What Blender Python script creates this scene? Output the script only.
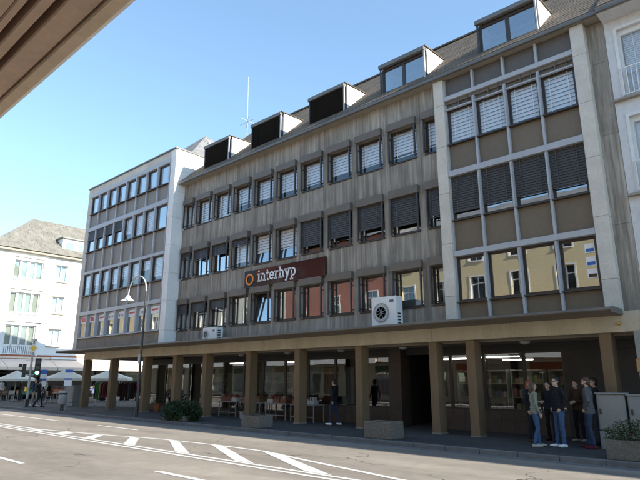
import bpy, bmesh, math, random
from mathutils import Vector, Matrix, noise
random.seed(7)
R = math.radians
for o in list(bpy.data.objects): bpy.data.objects.remove(o)
scene = bpy.context.scene
col = scene.collection

# ---------------------------------------------------------------- camera
cam_d = bpy.data.cameras.new('camera'); cam = bpy.data.objects.new('camera', cam_d); col.objects.link(cam)
scene.camera = cam
cam_d.sensor_width = 36.0; cam_d.lens = 545.0 * 36 / 640
cam_d.clip_start = 0.05; cam_d.clip_end = 3000
cam.location = (0, 0, 1.85)
PIT, YAW = R(14.36), R(180 - 47.71)
cam.rotation_euler = (R(90) + PIT, 0, YAW - R(90))
# ---------------------------------------------------------------- sky, sun, exposure
SUN = Vector((1.62, 0.255, 0.87)).normalized()
EL = math.asin(SUN.z)
world = bpy.data.worlds.new('World'); scene.world = world; world.use_nodes = True
wn = world.node_tree; wn.nodes.clear()
sky = wn.nodes.new('ShaderNodeTexSky'); sky.sky_type = 'NISHITA'; sky.sun_disc = False
sky.sun_elevation = EL; sky.sun_rotation = math.atan2(SUN.x, SUN.y)
sky.altitude = 1500; sky.air_density = 1.0; sky.dust_density = 0.0; sky.ozone_density = 3.0
bg = wn.nodes.new('ShaderNodeBackground'); bg.inputs[1].default_value = 0.15
wo = wn.nodes.new('ShaderNodeOutputWorld')
gm = wn.nodes.new('ShaderNodeGamma'); gm.inputs[1].default_value = .80
wb = wn.nodes.new('ShaderNodeMix'); wb.data_type = 'RGBA'; wb.blend_type = 'MULTIPLY'; wb.inputs[0].default_value = 1; wb.inputs[7].default_value = (.94, 1.02, .99, 1)
wn.links.new(sky.outputs[0], gm.inputs[0]); wn.links.new(gm.outputs[0], wb.inputs[6]); wn.links.new(wb.outputs[2], bg.inputs[0]); wn.links.new(bg.outputs[0], wo.inputs[0])
sun_d = bpy.data.lights.new('sun', 'SUN'); sun_d.energy = 3.7; sun_d.angle = R(0.53); sun_d.color = (1, 0.93, 0.82)
sun = bpy.data.objects.new('sun', sun_d); col.objects.link(sun)
sun.rotation_euler = SUN.to_track_quat('Z', 'Y').to_euler(); sun.location = (30, 5, 40)
vs = scene.view_settings
vs.view_transform = 'Standard'; vs.look = 'None'; vs.exposure = 1.7; vs.gamma = 1.0; vs.use_curve_mapping = False
scene.render.engine = 'CYCLES'
scene.cycles.max_bounces = 7; scene.cycles.diffuse_bounces = 4; scene.cycles.transparent_max_bounces = 12

# ---------------------------------------------------------------- materials
MATS = {}
def new_mat(name):
    m = bpy.data.materials.new(name); m.use_nodes = True; nt = m.node_tree
    b = nt.nodes['Principled BSDF']
    MATS[name] = m
    return m, nt, b
def N(nt, t, **kw):
    n = nt.nodes.new(t)
    for k, v in kw.items():
        if k.startswith('i_'): n.inputs[int(k[2:])].default_value = v
        else: setattr(n, k, v)
    return n
def ramp(nt, fac, stops):
    r = nt.nodes.new('ShaderNodeValToRGB'); e = r.color_ramp.elements
    while len(e) < len(stops): e.new(0.5)
    for k, (p, c) in zip(e, stops): k.position = p; k.color = (*c, 1) if len(c) == 3 else c
    nt.links.new(fac, r.inputs[0]); return r.outputs[0]
def pos(nt, sc=(1, 1, 1), off=(0, 0, 0)):
    g = nt.nodes.new('ShaderNodeNewGeometry'); m = nt.nodes.new('ShaderNodeMapping')
    m.inputs['Scale'].default_value = sc; m.inputs['Location'].default_value = off
    nt.links.new(g.outputs['Position'], m.inputs[0]); return m.outputs[0]
def noi(nt, vec, scale=1, detail=5, rough=.6):
    n = nt.nodes.new('ShaderNodeTexNoise'); n.inputs['Scale'].default_value = scale
    n.inputs['Detail'].default_value = detail; n.inputs['Roughness'].default_value = rough
    nt.links.new(vec, n.inputs['Vector']); return n.outputs['Fac']
def mixc(nt, a, b, fac, mode='MIX'):
    m = nt.nodes.new('ShaderNodeMix'); m.data_type = 'RGBA'; m.blend_type = mode
    for s, v in ((m.inputs[0], fac), (m.inputs[6], a), (m.inputs[7], b)):
        if hasattr(v, 'links'): nt.links.new(v, s)
        elif isinstance(v, (int, float)): s.default_value = v
        else: s.default_value = (*v, 1)
    return m.outputs[2]
def bump(nt, b, h, dist=.01, strength=1):
    n = nt.nodes.new('ShaderNodeBump'); n.inputs['Distance'].default_value = dist; n.inputs['Strength'].default_value = strength
    nt.links.new(h, n.inputs['Height']); nt.links.new(n.outputs[0], b.inputs['Normal'])
def plain(name, c, rough=.6, var=.18, scale=2.5, metal=0, bumpd=0, spec=.5, streak=False, piece=0.0):
    """colour with soft dirt variation in world space; piece = random tone for each object"""
    m, nt, b = new_mat(name)
    b.inputs['Roughness'].default_value = rough; b.inputs['Metallic'].default_value = metal
    b.inputs['Specular IOR Level'].default_value = spec
    lo = tuple(x * (1 - var) for x in c); hi = tuple(min(1, x * (1 + var)) for x in c)
    f = noi(nt, pos(nt, (1, 1, .22) if streak else (1, 1, 1)), scale, 6, .65)
    cc = ramp(nt, f, [(.28, lo), (.72, hi)])
    f2 = noi(nt, pos(nt, (1, 1, 1), (3, 7, 1)), scale * 14, 3)
    cc = mixc(nt, cc, ramp(nt, f2, [(.3, (.86,) * 3), (.7, (1.08,) * 3)]), .6, 'MULTIPLY')
    if piece:
        oi = nt.nodes.new('ShaderNodeObjectInfo')
        cc = mixc(nt, cc, ramp(nt, oi.outputs['Random'], [(0, (1 - piece,) * 3), (1, (1 + piece,) * 3)]), 1, 'MULTIPLY')
    nt.links.new(cc, b.inputs['Base Color'])
    if bumpd: bump(nt, b, f2, bumpd)
    return m
def emit(name, c, s):
    m, nt, b = new_mat(name); b.inputs['Base Color'].default_value = (*c, 1)
    b.inputs['Emission Color'].default_value = (*c, 1); b.inputs['Emission Strength'].default_value = s; return m
def glass(name, tint=(.75, .8, .8), base=.12, rough=.0):
    m = bpy.data.materials.new(name); m.use_nodes = True; nt = m.node_tree; nt.nodes.clear()
    o = nt.nodes.new('ShaderNodeOutputMaterial'); mx = nt.nodes.new('ShaderNodeMixShader')
    t = nt.nodes.new('ShaderNodeBsdfTransparent'); t.inputs[0].default_value = (*tint, 1)
    g = nt.nodes.new('ShaderNodeBsdfGlossy'); g.inputs['Roughness'].default_value = rough
    g.inputs[0].default_value = (.95, .96, .97, 1)
    lw = nt.nodes.new('ShaderNodeLayerWeight'); lw.inputs[0].default_value = .5
    fr = nt.nodes.new('ShaderNodeMath'); fr.operation = 'POWER'; fr.inputs[1].default_value = 5; nt.links.new(lw.outputs['Facing'], fr.inputs[0])
    ad = nt.nodes.new('ShaderNodeMath'); ad.operation = 'ADD'; ad.inputs[1].default_value = base; ad.use_clamp = True
    # slightly wavy panes
    f = noi(nt, pos(nt, (1, 1, 1)), 1.3, 1); bp = nt.nodes.new('ShaderNodeBump'); bp.inputs['Distance'].default_value = .0012
    nt.links.new(f, bp.inputs['Height']); nt.links.new(bp.outputs[0], g.inputs['Normal'])
    nt.links.new(fr.outputs[0], ad.inputs[0]); nt.links.new(ad.outputs[0], mx.inputs[0])
    nt.links.new(t.outputs[0], mx.inputs[1]); nt.links.new(g.outputs[0], mx.inputs[2]); nt.links.new(mx.outputs[0], o.inputs[0])
    MATS[name] = m; return m

def concrete(name, dark, mid, light, stain=.5, sx=5.5, sz=.22):
    m, nt, b = new_mat(name); b.inputs['Roughness'].default_value = .88; b.inputs['Specular IOR Level'].default_value = .25
    f = noi(nt, pos(nt, (sx, sx, sz)), 1, 7, .68)
    c = ramp(nt, f, [(.3, dark), (.5, mid), (.74, light)])
    f2 = noi(nt, pos(nt, (.55, .55, .5)), 1.4, 4)
    c = mixc(nt, c, ramp(nt, f2, [(.3, (.72,) * 3), (.68, (1.12,) * 3)]), stain, 'MULTIPLY')
    f3 = noi(nt, pos(nt, (1, 1, 1)), 40, 3)
    c = mixc(nt, c, ramp(nt, f3, [(.3, (.88,) * 3), (.7, (1.06,) * 3)]), .7, 'MULTIPLY')
    oi = nt.nodes.new('ShaderNodeObjectInfo')
    c = mixc(nt, c, ramp(nt, oi.outputs['Random'], [(0, (.93,) * 3), (1, (1.05,) * 3)]), 1, 'MULTIPLY')
    nt.links.new(c, b.inputs['Base Color'])
    w = nt.nodes.new('ShaderNodeTexWave'); w.bands_direction = 'X'; w.inputs['Scale'].default_value = 1.9; w.inputs['Distortion'].default_value = .4
    nt.links.new(pos(nt), w.inputs['Vector'])
    mm = nt.nodes.new('ShaderNodeMath'); mm.operation = 'ADD'; nt.links.new(w.outputs['Fac'], mm.inputs[0]); nt.links.new(f, mm.inputs[1])
    bump(nt, b, mm.outputs[0], .0025, .5)
    return m
concrete('boardmarked_concrete', (.16, .142, .118), (.30, .27, .226), (.51, .475, .415), .65, 8.5, .4)
plain('pale_concrete', (.58, .54, .47), .85, .14, 1.2, bumpd=.003, spec=.3, piece=.05)
plain('white_stone', (.80, .79, .76), .8, .06, .8, bumpd=.002, spec=.3, piece=.02)
plain('base_concrete', (.27, .235, .195), .9, .25, 1.6, bumpd=.004, spec=.2)
plain('white_metal', (.40, .41, .43), .45, .08, 2)
plain('taupe_panel', (.16, .122, .080), .5, .07, .6, piece=.05)
plain('wing_panel', (.215, .182, .145), .5, .07, .6, piece=.05)
plain('grey_panel', (.115, .10, .088), .5, .07, .6, piece=.05)
plain('taupe_metal', (.14, .115, .088), .5, .15, 1.5)
plain('brown_frame', (.045, .035, .03), .45, .15, 3)
plain('dark_metal', (.045, .045, .048), .45, .15, 3)
plain('dark_slat', (.060, .054, .048), .5, .1, 3)
plain('white_slat', (.74, .76, .79), .5, .04, 3)
plain('zinc', (.16, .155, .145), .5, .2, 1.5, metal=.3)
plain('tan_beam', (.50, .435, .325), .85, .16, 1.6, bumpd=.002, spec=.2, streak=True, piece=.03)
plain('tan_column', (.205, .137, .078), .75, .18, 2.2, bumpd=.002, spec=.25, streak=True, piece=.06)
plain('soffit_grey', (.26, .22, .17), .85, .12, 1.5)
plain('brown_tile', (.075, .052, .04), .5, .2, 3, piece=.15)
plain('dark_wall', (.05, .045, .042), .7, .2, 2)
plain('room_wall', (.42, .41, .39), .9, .08, 1)
plain('room_floor', (.12, .10, .085), .7, .15, 1)
plain('white_paint', (.72, .72, .70), .55, .06, 1.5, bumpd=.001)
plain('cheek_white', (.80, .79, .76), .7, .06, 1.5)
plain('render_white', (.83, .82, .79), .9, .05, .6, spec=.2)
plain('render_grey', (.64, .64, .64), .9, .05, .6, spec=.2)
plain('ledge_stone', (.30, .27, .22), .85, .15, 2)
plain('cream_render', (.68, .56, .34), .9, .07, .5, spec=.2)
plain('pale_render', (.70, .66, .55), .9, .07, .5, spec=.2)
plain('red_render', (.38, .17, .125), .9, .1, .5, spec=.2)
plain('orange_tile', (.45, .16, .07), .85, .2, 3)
plain('timber', (.58, .42, .32), .75, .18, 2, bumpd=.001, spec=.25)
plain('pale_timber', (.62, .49, .36), .7, .12, 2, spec=.25)
plain('steel', (.36, .37, .38), .35, .15, 3, metal=.85)
plain('grey_paint', (.42, .43, .43), .5, .1, 2)
plain('cabinet_grey', (.27, .27, .25), .6, .1, 1.5)
plain('bin_grey', (.33, .34, .34), .5, .12, 3)
plain('black', (.02, .02, .02), .5, .2, 4)
plain('rubber', (.02, .02, .02), .85, .2, 6)
plain('awning_cloth', (.84, .66, .53), .9, .07, 1.2, spec=.1)
plain('parasol_cloth', (.62, .58, .48), .9, .05, 1.5, spec=.1)
plain('maroon_and_mirrored_red', (.035, .010, .010), .08, .1, 1, spec=.5)  # fascia sign's red is a reflection put into the colour; plain maroon elsewhere
plain('sign_black', (.014, .012, .012), .3, .1, 1, spec=.3)
plain('dormer_blind', (.014, .012, .010), .9, .1, 2, spec=.05)
plain('orange', (.85, .24, .03), .4, .04, 3)
plain('letter_white', (.85, .85, .85), .4, .03, 3)
plain('terracotta', (.40, .13, .06), .8, .2, 5)
plain('soil', (.05, .035, .025), .95, .3, 8)
plain('sign_blue', (.03, .13, .45), .4, .05, 3)
plain('sign_yellow', (.85, .55, .03), .4, .05, 3)
plain('sign_red', (.6, .04, .03), .4, .05, 3)
plain('paper_white', (.82, .82, .80), .6, .04, 3)
plain('brass', (.55, .38, .12), .4, .1, 3, metal=.6)
plain('kerb_granite', (.15, .147, .145), .85, .2, 6, bumpd=.003, piece=.12)
plain('exposed_aggregate', (.20, .18, .15), .95, .35, 16, bumpd=.012, spec=.2)
plain('skin', (.55, .34, .25), .55, .06, 6)
plain('hair_dark', (.022, .016, .012), .5, .3, 30)
plain('hair_brown', (.07, .038, .02), .5, .3, 30)
plain('hair_red', (.22, .055, .015), .5, .3, 30)
for n_, c_ in dict(sage=(.22, .235, .185), jeans=(.06, .11, .21), denim_dark=(.035, .05, .09), cloth_black=(.018, .018, .022), cloth_grey=(.105, .105, .11), maroon=(.08, .02, .025),
                   shoe_white=(.80, .80, .80), shoe_red=(.11, .02, .028), shoe_beige=(.45, .40, .33), brown_coat=(.06, .035, .022), green_cloth=(.08, .22, .04), pink_cloth=(.32, .04, .07), blue_cloth=(.03, .14, .42), beige_cloth=(.45, .38, .27),
                   purple_cloth=(.16, .07, .18), teal_cloth=(.03, .25, .25)).items():
    plain(n_, c_, .85, .14, 12, bumpd=.002, spec=.2)
for n_, c_ in dict(goods_red=(.17, .05, .035), goods_white=(.45, .44, .41), goods_blue=(.07, .10, .19), goods_green=(.07, .13, .07), goods_yellow=(.32, .26, .13), goods_brown=(.18, .09, .04), goods_grey=(.25, .26, .28), goods_pink=(.30, .17, .18)).items():
    plain(n_, c_, .5, .1, 9)
glass('window_glass', (.84, .88, .88), .30)
glass('clear_glass', (.97, .98, .98), .06)
glass('shop_glass', (.80, .82, .80), .15)
glass('dim_glass', (.7, .7, .68), .01)
glass('house_glass', (.75, .8, .8), .12)
emit('tube_light', (1, .97, .9), 3.0)
emit('warm_light', (1, .62, .25), 3.0)
emit('signal_green', (.1, 1, .55), 3.5)
plain('lens_dark', (.03, .015, .01), .2, .1, 3)

def slate(name, c, sc=3.0):
    m, nt, b = new_mat(name); b.inputs['Roughness'].default_value = .85; b.inputs['Specular IOR Level'].default_value = .25
    f = noi(nt, pos(nt), 1.1, 5); f2 = noi(nt, pos(nt, (1, 1, 1), (5, 2, 1)), 9, 3)
    cc = ramp(nt, f, [(.3, tuple(x * .75 for x in c)), (.7, tuple(x * 1.25 for x in c))])
    oi = nt.nodes.new('ShaderNodeObjectInfo')
    cc = mixc(nt, cc, ramp(nt, f2, [(.3, (.7,) * 3), (.7, (1.2, 1.17, 1.1))]), .9, 'MULTIPLY')
    nt.links.new(cc, b.inputs['Base Color']); bump(nt, b, f2, .01); return m
slate('slate', (.13, .105, .082))
slate('slate_grey', (.19, .19, .195))
slate('slate_sand', (.19, .182, .16))

def asphalt(name, c, patch=.3):
    m, nt, b = new_mat(name); b.inputs['Roughness'].default_value = .9; b.inputs['Specular IOR Level'].default_value = .3
    f = noi(nt, pos(nt, (.16, .5, 1)), 1, 6, .6); f2 = noi(nt, pos(nt), 60, 3); f3 = noi(nt, pos(nt, (1, 1, 1), (9, 1, 0)), 2.2, 6, .7)
    cc = ramp(nt, f, [(.3, tuple(x * (1 - patch) for x in c)), (.7, tuple(x * (1 + patch * .6) for x in c))])
    cc = mixc(nt, cc, ramp(nt, f2, [(.25, (.62,) * 3), (.75, (1.3,) * 3)]), .8, 'MULTIPLY')
    cc = mixc(nt, cc, ramp(nt, f3, [(.3, (.82,) * 3), (.7, (1.08,) * 3)]), .8, 'MULTIPLY')
    tr = noi(nt, pos(nt, (.012, .75, 1), (2, 3, 0)), 1, 3)
    cc = mixc(nt, cc, ramp(nt, tr, [(.38, (.80, .80, .81)), (.62, (1.10, 1.09, 1.07))]), .5, 'MULTIPLY')
    oil = noi(nt, pos(nt, (.5, 1.6, 1), (7, 7, 0)), 1.1, 5, .7)
    cc = mixc(nt, cc, ramp(nt, oil, [(.30, (.72,) * 3), (.42, (1,) * 3)]), .5, 'MULTIPLY')
    # cracks
    v = nt.nodes.new('ShaderNodeTexVoronoi'); v.feature = 'DISTANCE_TO_EDGE'; v.inputs['Scale'].default_value = .16
    dn = nt.nodes.new('ShaderNodeTexNoise'); dn.inputs['Scale'].default_value = 1.5; nt.links.new(pos(nt), dn.inputs['Vector'])
    va = nt.nodes.new('ShaderNodeVectorMath'); va.operation = 'ADD'; nt.links.new(pos(nt, (1, 1, 0)), va.inputs[0]); nt.links.new(dn.outputs['Color'], va.inputs[1])
    nt.links.new(va.outputs[0], v.inputs['Vector'])
    cr = ramp(nt, v.outputs['Distance'], [(.0, (1,) * 3), (.0045, (0,) * 3)])
    g = noi(nt, pos(nt, (1, 1, 1), (4, 4, 0)), .25, 2); gm = ramp(nt, g, [(.44, (0,) * 3), (.52, (1,) * 3)])
    ck = mixc(nt, cr, gm, 1, 'MULTIPLY')
    cc = mixc(nt, cc, (.03, .028, .026), ck)
    nt.links.new(cc, b.inputs['Base Color']); bump(nt, b, f2, .008); return m
asphalt('asphalt', (.275, .243, .205))
asphalt('pavement_asphalt', (.07, .068, .067), .2)
asphalt('side_paving', (.34, .315, .28), .2)
def road_paint():
    m, nt, b = new_mat('road_paint'); b.inputs['Roughness'].default_value = .7
    f = noi(nt, pos(nt), 26, 4, .7); f2 = noi(nt, pos(nt), 3, 4)
    cc = ramp(nt, f, [(.36, (.27, .25, .22)), (.49, (.66, .65, .62))])
    cc = mixc(nt, cc, ramp(nt, f2, [(.3, (.85,) * 3), (.7, (1,) * 3)]), 1, 'MULTIPLY')
    nt.links.new(cc, b.inputs['Base Color'])
road_paint()
def leafmat(name, c):
    m, nt, b = new_mat(name); b.inputs['Roughness'].default_value = .55
    f = noi(nt, pos(nt), 18, 3)
    cc = ramp(nt, f, [(.3, tuple(x * .5 for x in c)), (.7, tuple(x * 1.5 for x in c))])
    nt.links.new(cc, b.inputs['Base Color'])
leafmat('leaf', (.035, .06, .022)); leafmat('leaf_light', (.045, .075, .025)); leafmat('petal', (.35, .25, .5))
M = MATS
# ---------------------------------------------------------------- mesh helpers
WORLD = {}
def wloc(o): return WORLD[o.name]
class B:
    def __init__(s): s.v = []; s.f = []; s.m = []
    def face(s, pts, m=0):
        i = len(s.v); s.v += [tuple(p) for p in pts]; s.f.append(tuple(range(i, i + len(pts)))); s.m.append(m); return s
    def box(s, x0, x1, y0, y1, z0, z1, m=0):
        x0, x1 = min(x0, x1), max(x0, x1); y0, y1 = min(y0, y1), max(y0, y1); z0, z1 = min(z0, z1), max(z0, z1)
        i = len(s.v); s.v += [(x0, y0, z0), (x1, y0, z0), (x1, y1, z0), (x0, y1, z0), (x0, y0, z1), (x1, y0, z1), (x1, y1, z1), (x0, y1, z1)]
        for q in ((0, 3, 2, 1), (4, 5, 6, 7), (0, 1, 5, 4), (1, 2, 6, 5), (2, 3, 7, 6), (3, 0, 4, 7)): s.f.append(tuple(i + k for k in q)); s.m.append(m)
        return s
    def hexa(s, bot, top, m=0):
        i = len(s.v); n = len(bot); s.v += [tuple(p) for p in bot] + [tuple(p) for p in top]
        s.f.append(tuple(i + k for k in reversed(range(n)))); s.m.append(m); s.f.append(tuple(i + n + k for k in range(n))); s.m.append(m)
        for k in range(n): s.f.append((i + k, i + (k + 1) % n, i + n + (k + 1) % n, i + n + k)); s.m.append(m)
        return s
    def tube(s, pts, r, n=8, m=0, cap=True):
        pts = [Vector(p) for p in pts]; rs = r if isinstance(r, (list, tuple)) else [r] * len(pts)
        rings = []
        up = None
        for k, p in enumerate(pts):
            d = (pts[min(k + 1, len(pts) - 1)] - pts[max(k - 1, 0)]).normalized()
            if up is None or abs(up.dot(d)) > .95: up = Vector((0, 0, 1)) if abs(d.z) < .9 else Vector((1, 0, 0))
            a = d.cross(up).normalized(); b = d.cross(a).normalized(); up = -b if False else up
            i = len(s.v)
            for q in range(n):
                t = 2 * math.pi * q / n; s.v.append(tuple(p + (a * math.cos(t) + b * math.sin(t)) * rs[k]))
            rings.append(i)
        for k in range(len(rings) - 1):
            for q in range(n):
                s.f.append((rings[k] + q, rings[k] + (q + 1) % n, rings[k + 1] + (q + 1) % n, rings[k + 1] + q)); s.m.append(m)
        if cap:
            s.f.append(tuple(rings[0] + q for q in reversed(range(n)))); s.m.append(m); s.f.append(tuple(rings[-1] + q for q in range(n))); s.m.append(m)
        return s
    def lathe(s, c, prof, n=16, m=0, axis='Z'):
        c = Vector(c); rings = []
        for r, z in prof:
            i = len(s.v)
            for q in range(n):
                t = 2 * math.pi * q / n; u, w = r * math.cos(t), r * math.sin(t)
                p = {'Z': (u, w, z), 'Y': (u, z, w), 'X': (z, u, w)}[axis]
                s.v.append(tuple(c + Vector(p)))
            rings.append(i)
        for k in range(len(rings) - 1):
            for q in range(n):
                s.f.append((rings[k] + q, rings[k] + (q + 1) % n, rings[k + 1] + (q + 1) % n, rings[k + 1] + q)); s.m.append(m)
        if tuple(prof[0]) == tuple(prof[-1]): return s
        if prof[0][0] > 1e-4: s.f.append(tuple(rings[0] + q for q in reversed(range(n)))); s.m.append(m)
        if prof[-1][0] > 1e-4: s.f.append(tuple(rings[-1] + q for q in range(n))); s.m.append(m)
        return s
    def ball(s, c, r, n=12, m=0):
        rx, ry, rz = r if isinstance(r, (tuple, list)) else (r, r, r); c = Vector(c); k0 = len(s.v)
        h = n // 2
        for a in range(h + 1):
            th = math.pi * a / h
            for q in range(n):
                t = 2 * math.pi * q / n; s.v.append((c.x + rx * math.sin(th) * math.cos(t), c.y + ry * math.sin(th) * math.sin(t), c.z - rz * math.cos(th)))
        for a in range(h):
            for q in range(n):
                s.f.append((k0 + a * n + q, k0 + a * n + (q + 1) % n, k0 + (a + 1) * n + (q + 1) % n, k0 + (a + 1) * n + q)); s.m.append(m)
        return s
    def mesh(s, name, mats, off=(0, 0, 0), bevel=0, smooth=False):
        me = bpy.data.meshes.new(name); ox, oy, oz = off
        me.from_pydata([(x - ox, y - oy, z - oz) for x, y, z in s.v], [], s.f)
        for mm in ([mats] if isinstance(mats, str) else mats): me.materials.append(M[mm])
        me.polygons.foreach_set('material_index', s.m)
        bm = bmesh.new(); bm.from_mesh(me)
        if smooth: bmesh.ops.remove_doubles(bm, verts=bm.verts, dist=1e-5)
        bmesh.ops.recalc_face_normals(bm, faces=bm.faces)
        if bevel: bmesh.ops.bevel(bm, geom=list(bm.edges), offset=bevel, segments=1, affect='EDGES', clamp_overlap=True)
        if smooth:
            for f in bm.faces: f.smooth = True
            for e in bm.edges:
                if len(e.link_faces) == 2 and e.calc_face_angle(0) > .9: e.smooth = False
        bm.to_mesh(me); bm.free(); me.update(); return me
    def build(s, name, mats, parent=None, bevel=0, smooth=False, **kw):
        off = wloc(parent) if parent else (0, 0, 0)
        o = bpy.data.objects.new(name, s.mesh(name, mats, off, bevel, smooth)); col.objects.link(o)
        WORLD[o.name] = Vector(off)
        if parent: o.parent = parent
        tag(o, **kw); return o
def tag(o, label=None, cat=None, group=None, kind=None):
    if label: o['label'] = label
    if cat: o['category'] = cat
    if group: o['group'] = group
    if kind: o['kind'] = kind
    return o
def thing(name, loc, label, cat, group=None, rz=0):
    o = bpy.data.objects.new(name, None); o.empty_display_size = .2; col.objects.link(o)
    o.location = loc; o.rotation_euler = (0, 0, rz); WORLD[o.name] = Vector(loc); return tag(o, label, cat, group)
def local(name, loc, label, cat, group=None, rz=0):
    """a thing whose parts are built in its own coordinates"""
    o = thing(name, loc, label, cat, group, rz); WORLD[o.name] = Vector((0, 0, 0)); return o
CACHE = {}
def inst(name, key, fn, mats, parent, loc=(0, 0, 0), bevel=0, smooth=False, rot=None, **kw):
    """an object with shared mesh data, at a world location, under its parent"""
    if key not in CACHE: CACHE[key] = fn().mesh(name, mats, (0, 0, 0), bevel, smooth)
    o = bpy.data.objects.new(name, CACHE[key]); col.objects.link(o)
    p = wloc(parent) if parent else Vector((0, 0, 0))
    o.location = Vector(loc) - p; o.parent = parent; WORLD[o.name] = Vector(loc)
    if rot: o.rotation_euler = rot
    tag(o, **kw); return o
# ================================================================ SETTING
KY = 13.90          # kerb line
PZ = .12
B().face([(-1500, -1500, -.03), (1500, -1500, -.03), (1500, 1500, -.03), (-1500, 1500, -.03)]).build('ground', 'side_paving', kind='structure')
road = B().face([(-140, 1.62, 0), (90, 1.62, 0), (90, KY - .13, 0), (-140, KY - .13, 0)]).build('road', 'asphalt', kind='structure')
pav = B().box(-140, 90, KY, 45, -.02, PZ).build('pavement', 'pavement_asphalt', kind='structure')
B().box(-140, 90, -30, 1.5, -.02, PZ).build('opposite_pavement', 'side_paving', kind='structure')
for x in range(-62, 12):
    inst('kerb_stone', 'kerb', lambda: B().box(.006, .994, -.125, -.004, -.02, PZ + .004), 'kerb_granite', pav, (x, KY, 0), bevel=.012)
B().box(-140, 90, 1.504, 1.616, -.02, PZ + .004).build('kerb', 'kerb_granite', bpy.data.objects['opposite_pavement'])
# gutter strip along the kerb
B().face([(-140, KY - .42, .004), (90, KY - .42, .004), (90, KY - .13, .004), (-140, KY - .13, .004)]).build('gutter_strip', 'kerb_granite', road)
def strip(pts, w, name):
    """painted line through pts, w wide, lying 4 mm above the road"""
    b = B()
    for (x0, y0), (x1, y1) in zip(pts, pts[1:]):
        d = Vector((x1 - x0, y1 - y0)).normalized(); n = Vector((-d.y, d.x)) * w / 2
        b.face([(x0 - n.x, y0 - n.y, .005), (x1 - n.x, y1 - n.y, .005), (x1 + n.x, y1 + n.y, .005), (x0 + n.x, y0 + n.y, .005)])
    b.build(name, 'road_paint', road)
for x0, x1 in ((-48.5, -42.3), (-35.6, -26.4), (-22.9, -19.7), (-16.2, -13.0)) [:3]: strip([(x0, 11.45), (x1, 11.42)], .13, 'lane_dash')
def up_y(x):      # far edge of the hatched island
    P = [(-60, 8.98), (-23, 9.02), (-19.2, 9.62), (-16.2, 10.25), (-13.7, 10.42), (-11.5, 10.42), (-9.5, 9.95), (-6.4, 9.3), (4, 8.75)]
    for (a, b), (c, d) in zip(P, P[1:]):
        if a <= x <= c: return b + (d - b) * (x - a) / (c - a)
    return 8.75
strip([(x, up_y(x)) for x in (-60, -23, -19.2, -16.2, -13.7, -11.5, -9.5, -6.4, 4)], .13, 'island_edge_line')
strip([(-60, 8.72), (6, 8.70)], .12, 'island_edge_line')
strip([(-60, 8.46), (6, 8.44)], .12, 'island_edge_line')
for xu, wid, dx in ((-22.8, .6, .4), (-20.9, .6, .9), (-19.2, .55, 1.7), (-17.5, .55, 2.4), (-15.7, .55, 2.9), (-13.7, .6, 3.1), (-11.5, .65, 3.2)):
    yu = up_y(xu) - .065
    f = (yu - 8.79) / (10.36 - 8.79)
    b = B(); xl = xu + dx * max(f, .25)
    b.face([(xl - .1, 8.785, .0055), (xl + wid, 8.785, .0055), (xu + wid, yu, .0055), (xu, yu, .0055)]); b.build('hatch_bar', 'road_paint', road)
for x0, x1 in ((-10.7, -7.6), (-2, 1)): strip([(x0, 6.72), (x1, 6.72)], .14, 'lane_dash')
for x0, x1 in ((-19.5, -13.9),): strip([(x0, 5.27), (x1, 5.25)], .12, 'lane_dash')

# ================================================================ OFFICE BUILDING (middle part and right bay)
OB = thing('office_building', (-15, 17, PZ), 'long office block with board-marked concrete facade, shopping arcade and slate roof with box dormers', 'building')
YW = 17.0
X0, X1 = -26.13, -9.38           # concrete part
ROWS = [(4.41, 5.80, 6.10), (7.23, 8.68, 9.00), (10.17, 11.54, 11.85)]
WC = [-24.06 + 1.63 * i for i in range(9)]
ww = 1.27
# spandrel panels, one per window axis, with open joints
bands = [(3.62, 4.36)] + [(ROWS[i][1], ROWS[i + 1][0] - .05) for i in range(2)] + [(ROWS[2][1], 12.82)]
cuts = [X0] + [c - .815 for c in WC] + [WC[-1] + .815, X1]
for z0, z1 in bands:
    for a, b in zip(cuts, cuts[1:]):
        B().box(a + .004, b - .004, YW + random.uniform(-.002, .003), YW + .28, z0, z1).build('concrete_panel', 'boardmarked_concrete', OB)
        # posts between windows
for ri, (zb, zt, zc) in enumerate(ROWS):
    for a in [c - .815 for c in WC] + [WC[-1] + .815]:
        B().box(a - .18, a + .18, YW + .006, YW + .27, zb - .046, zt - .003).build('concrete_mullion', 'boardmarked_concrete', OB)
def w_frame(w, h):
    def f():
        b = B(); t = .042
        b.box(-w / 2, -w / 2 + t, .10, .20, 0, h).box(w / 2 - t, w / 2, .10, .20, 0, h).box(-w / 2 + t, w / 2 - t, .10, .20, 0, t).box(-w / 2 + t, w / 2 - t, .10, .20, h - t, h)
        b.box(-w / 2 - .005, w / 2 + .005, -.05, .10, -.045, 0); return b
    return f
def w_sash(w, h):
    def f():
        b = B(); o = .044; t = .036; a = w / 2 - o
        b.box(-a, -a + t, -.03, .03, 0, h - 2 * o).box(a - t, a, -.03, .03, 0, h - 2 * o).box(-a + t, a - t, -.03, .03, 0, t).box(-a + t, a - t, -.03, .03, h - 2 * o - t, h - 2 * o); return b
    return f
def w_pane(w, h):
    def f():
        a = w / 2 - .044 - .032; return B().box(-a, a, -.006, .006, .032, h - .088 - .032)
    return f
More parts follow.
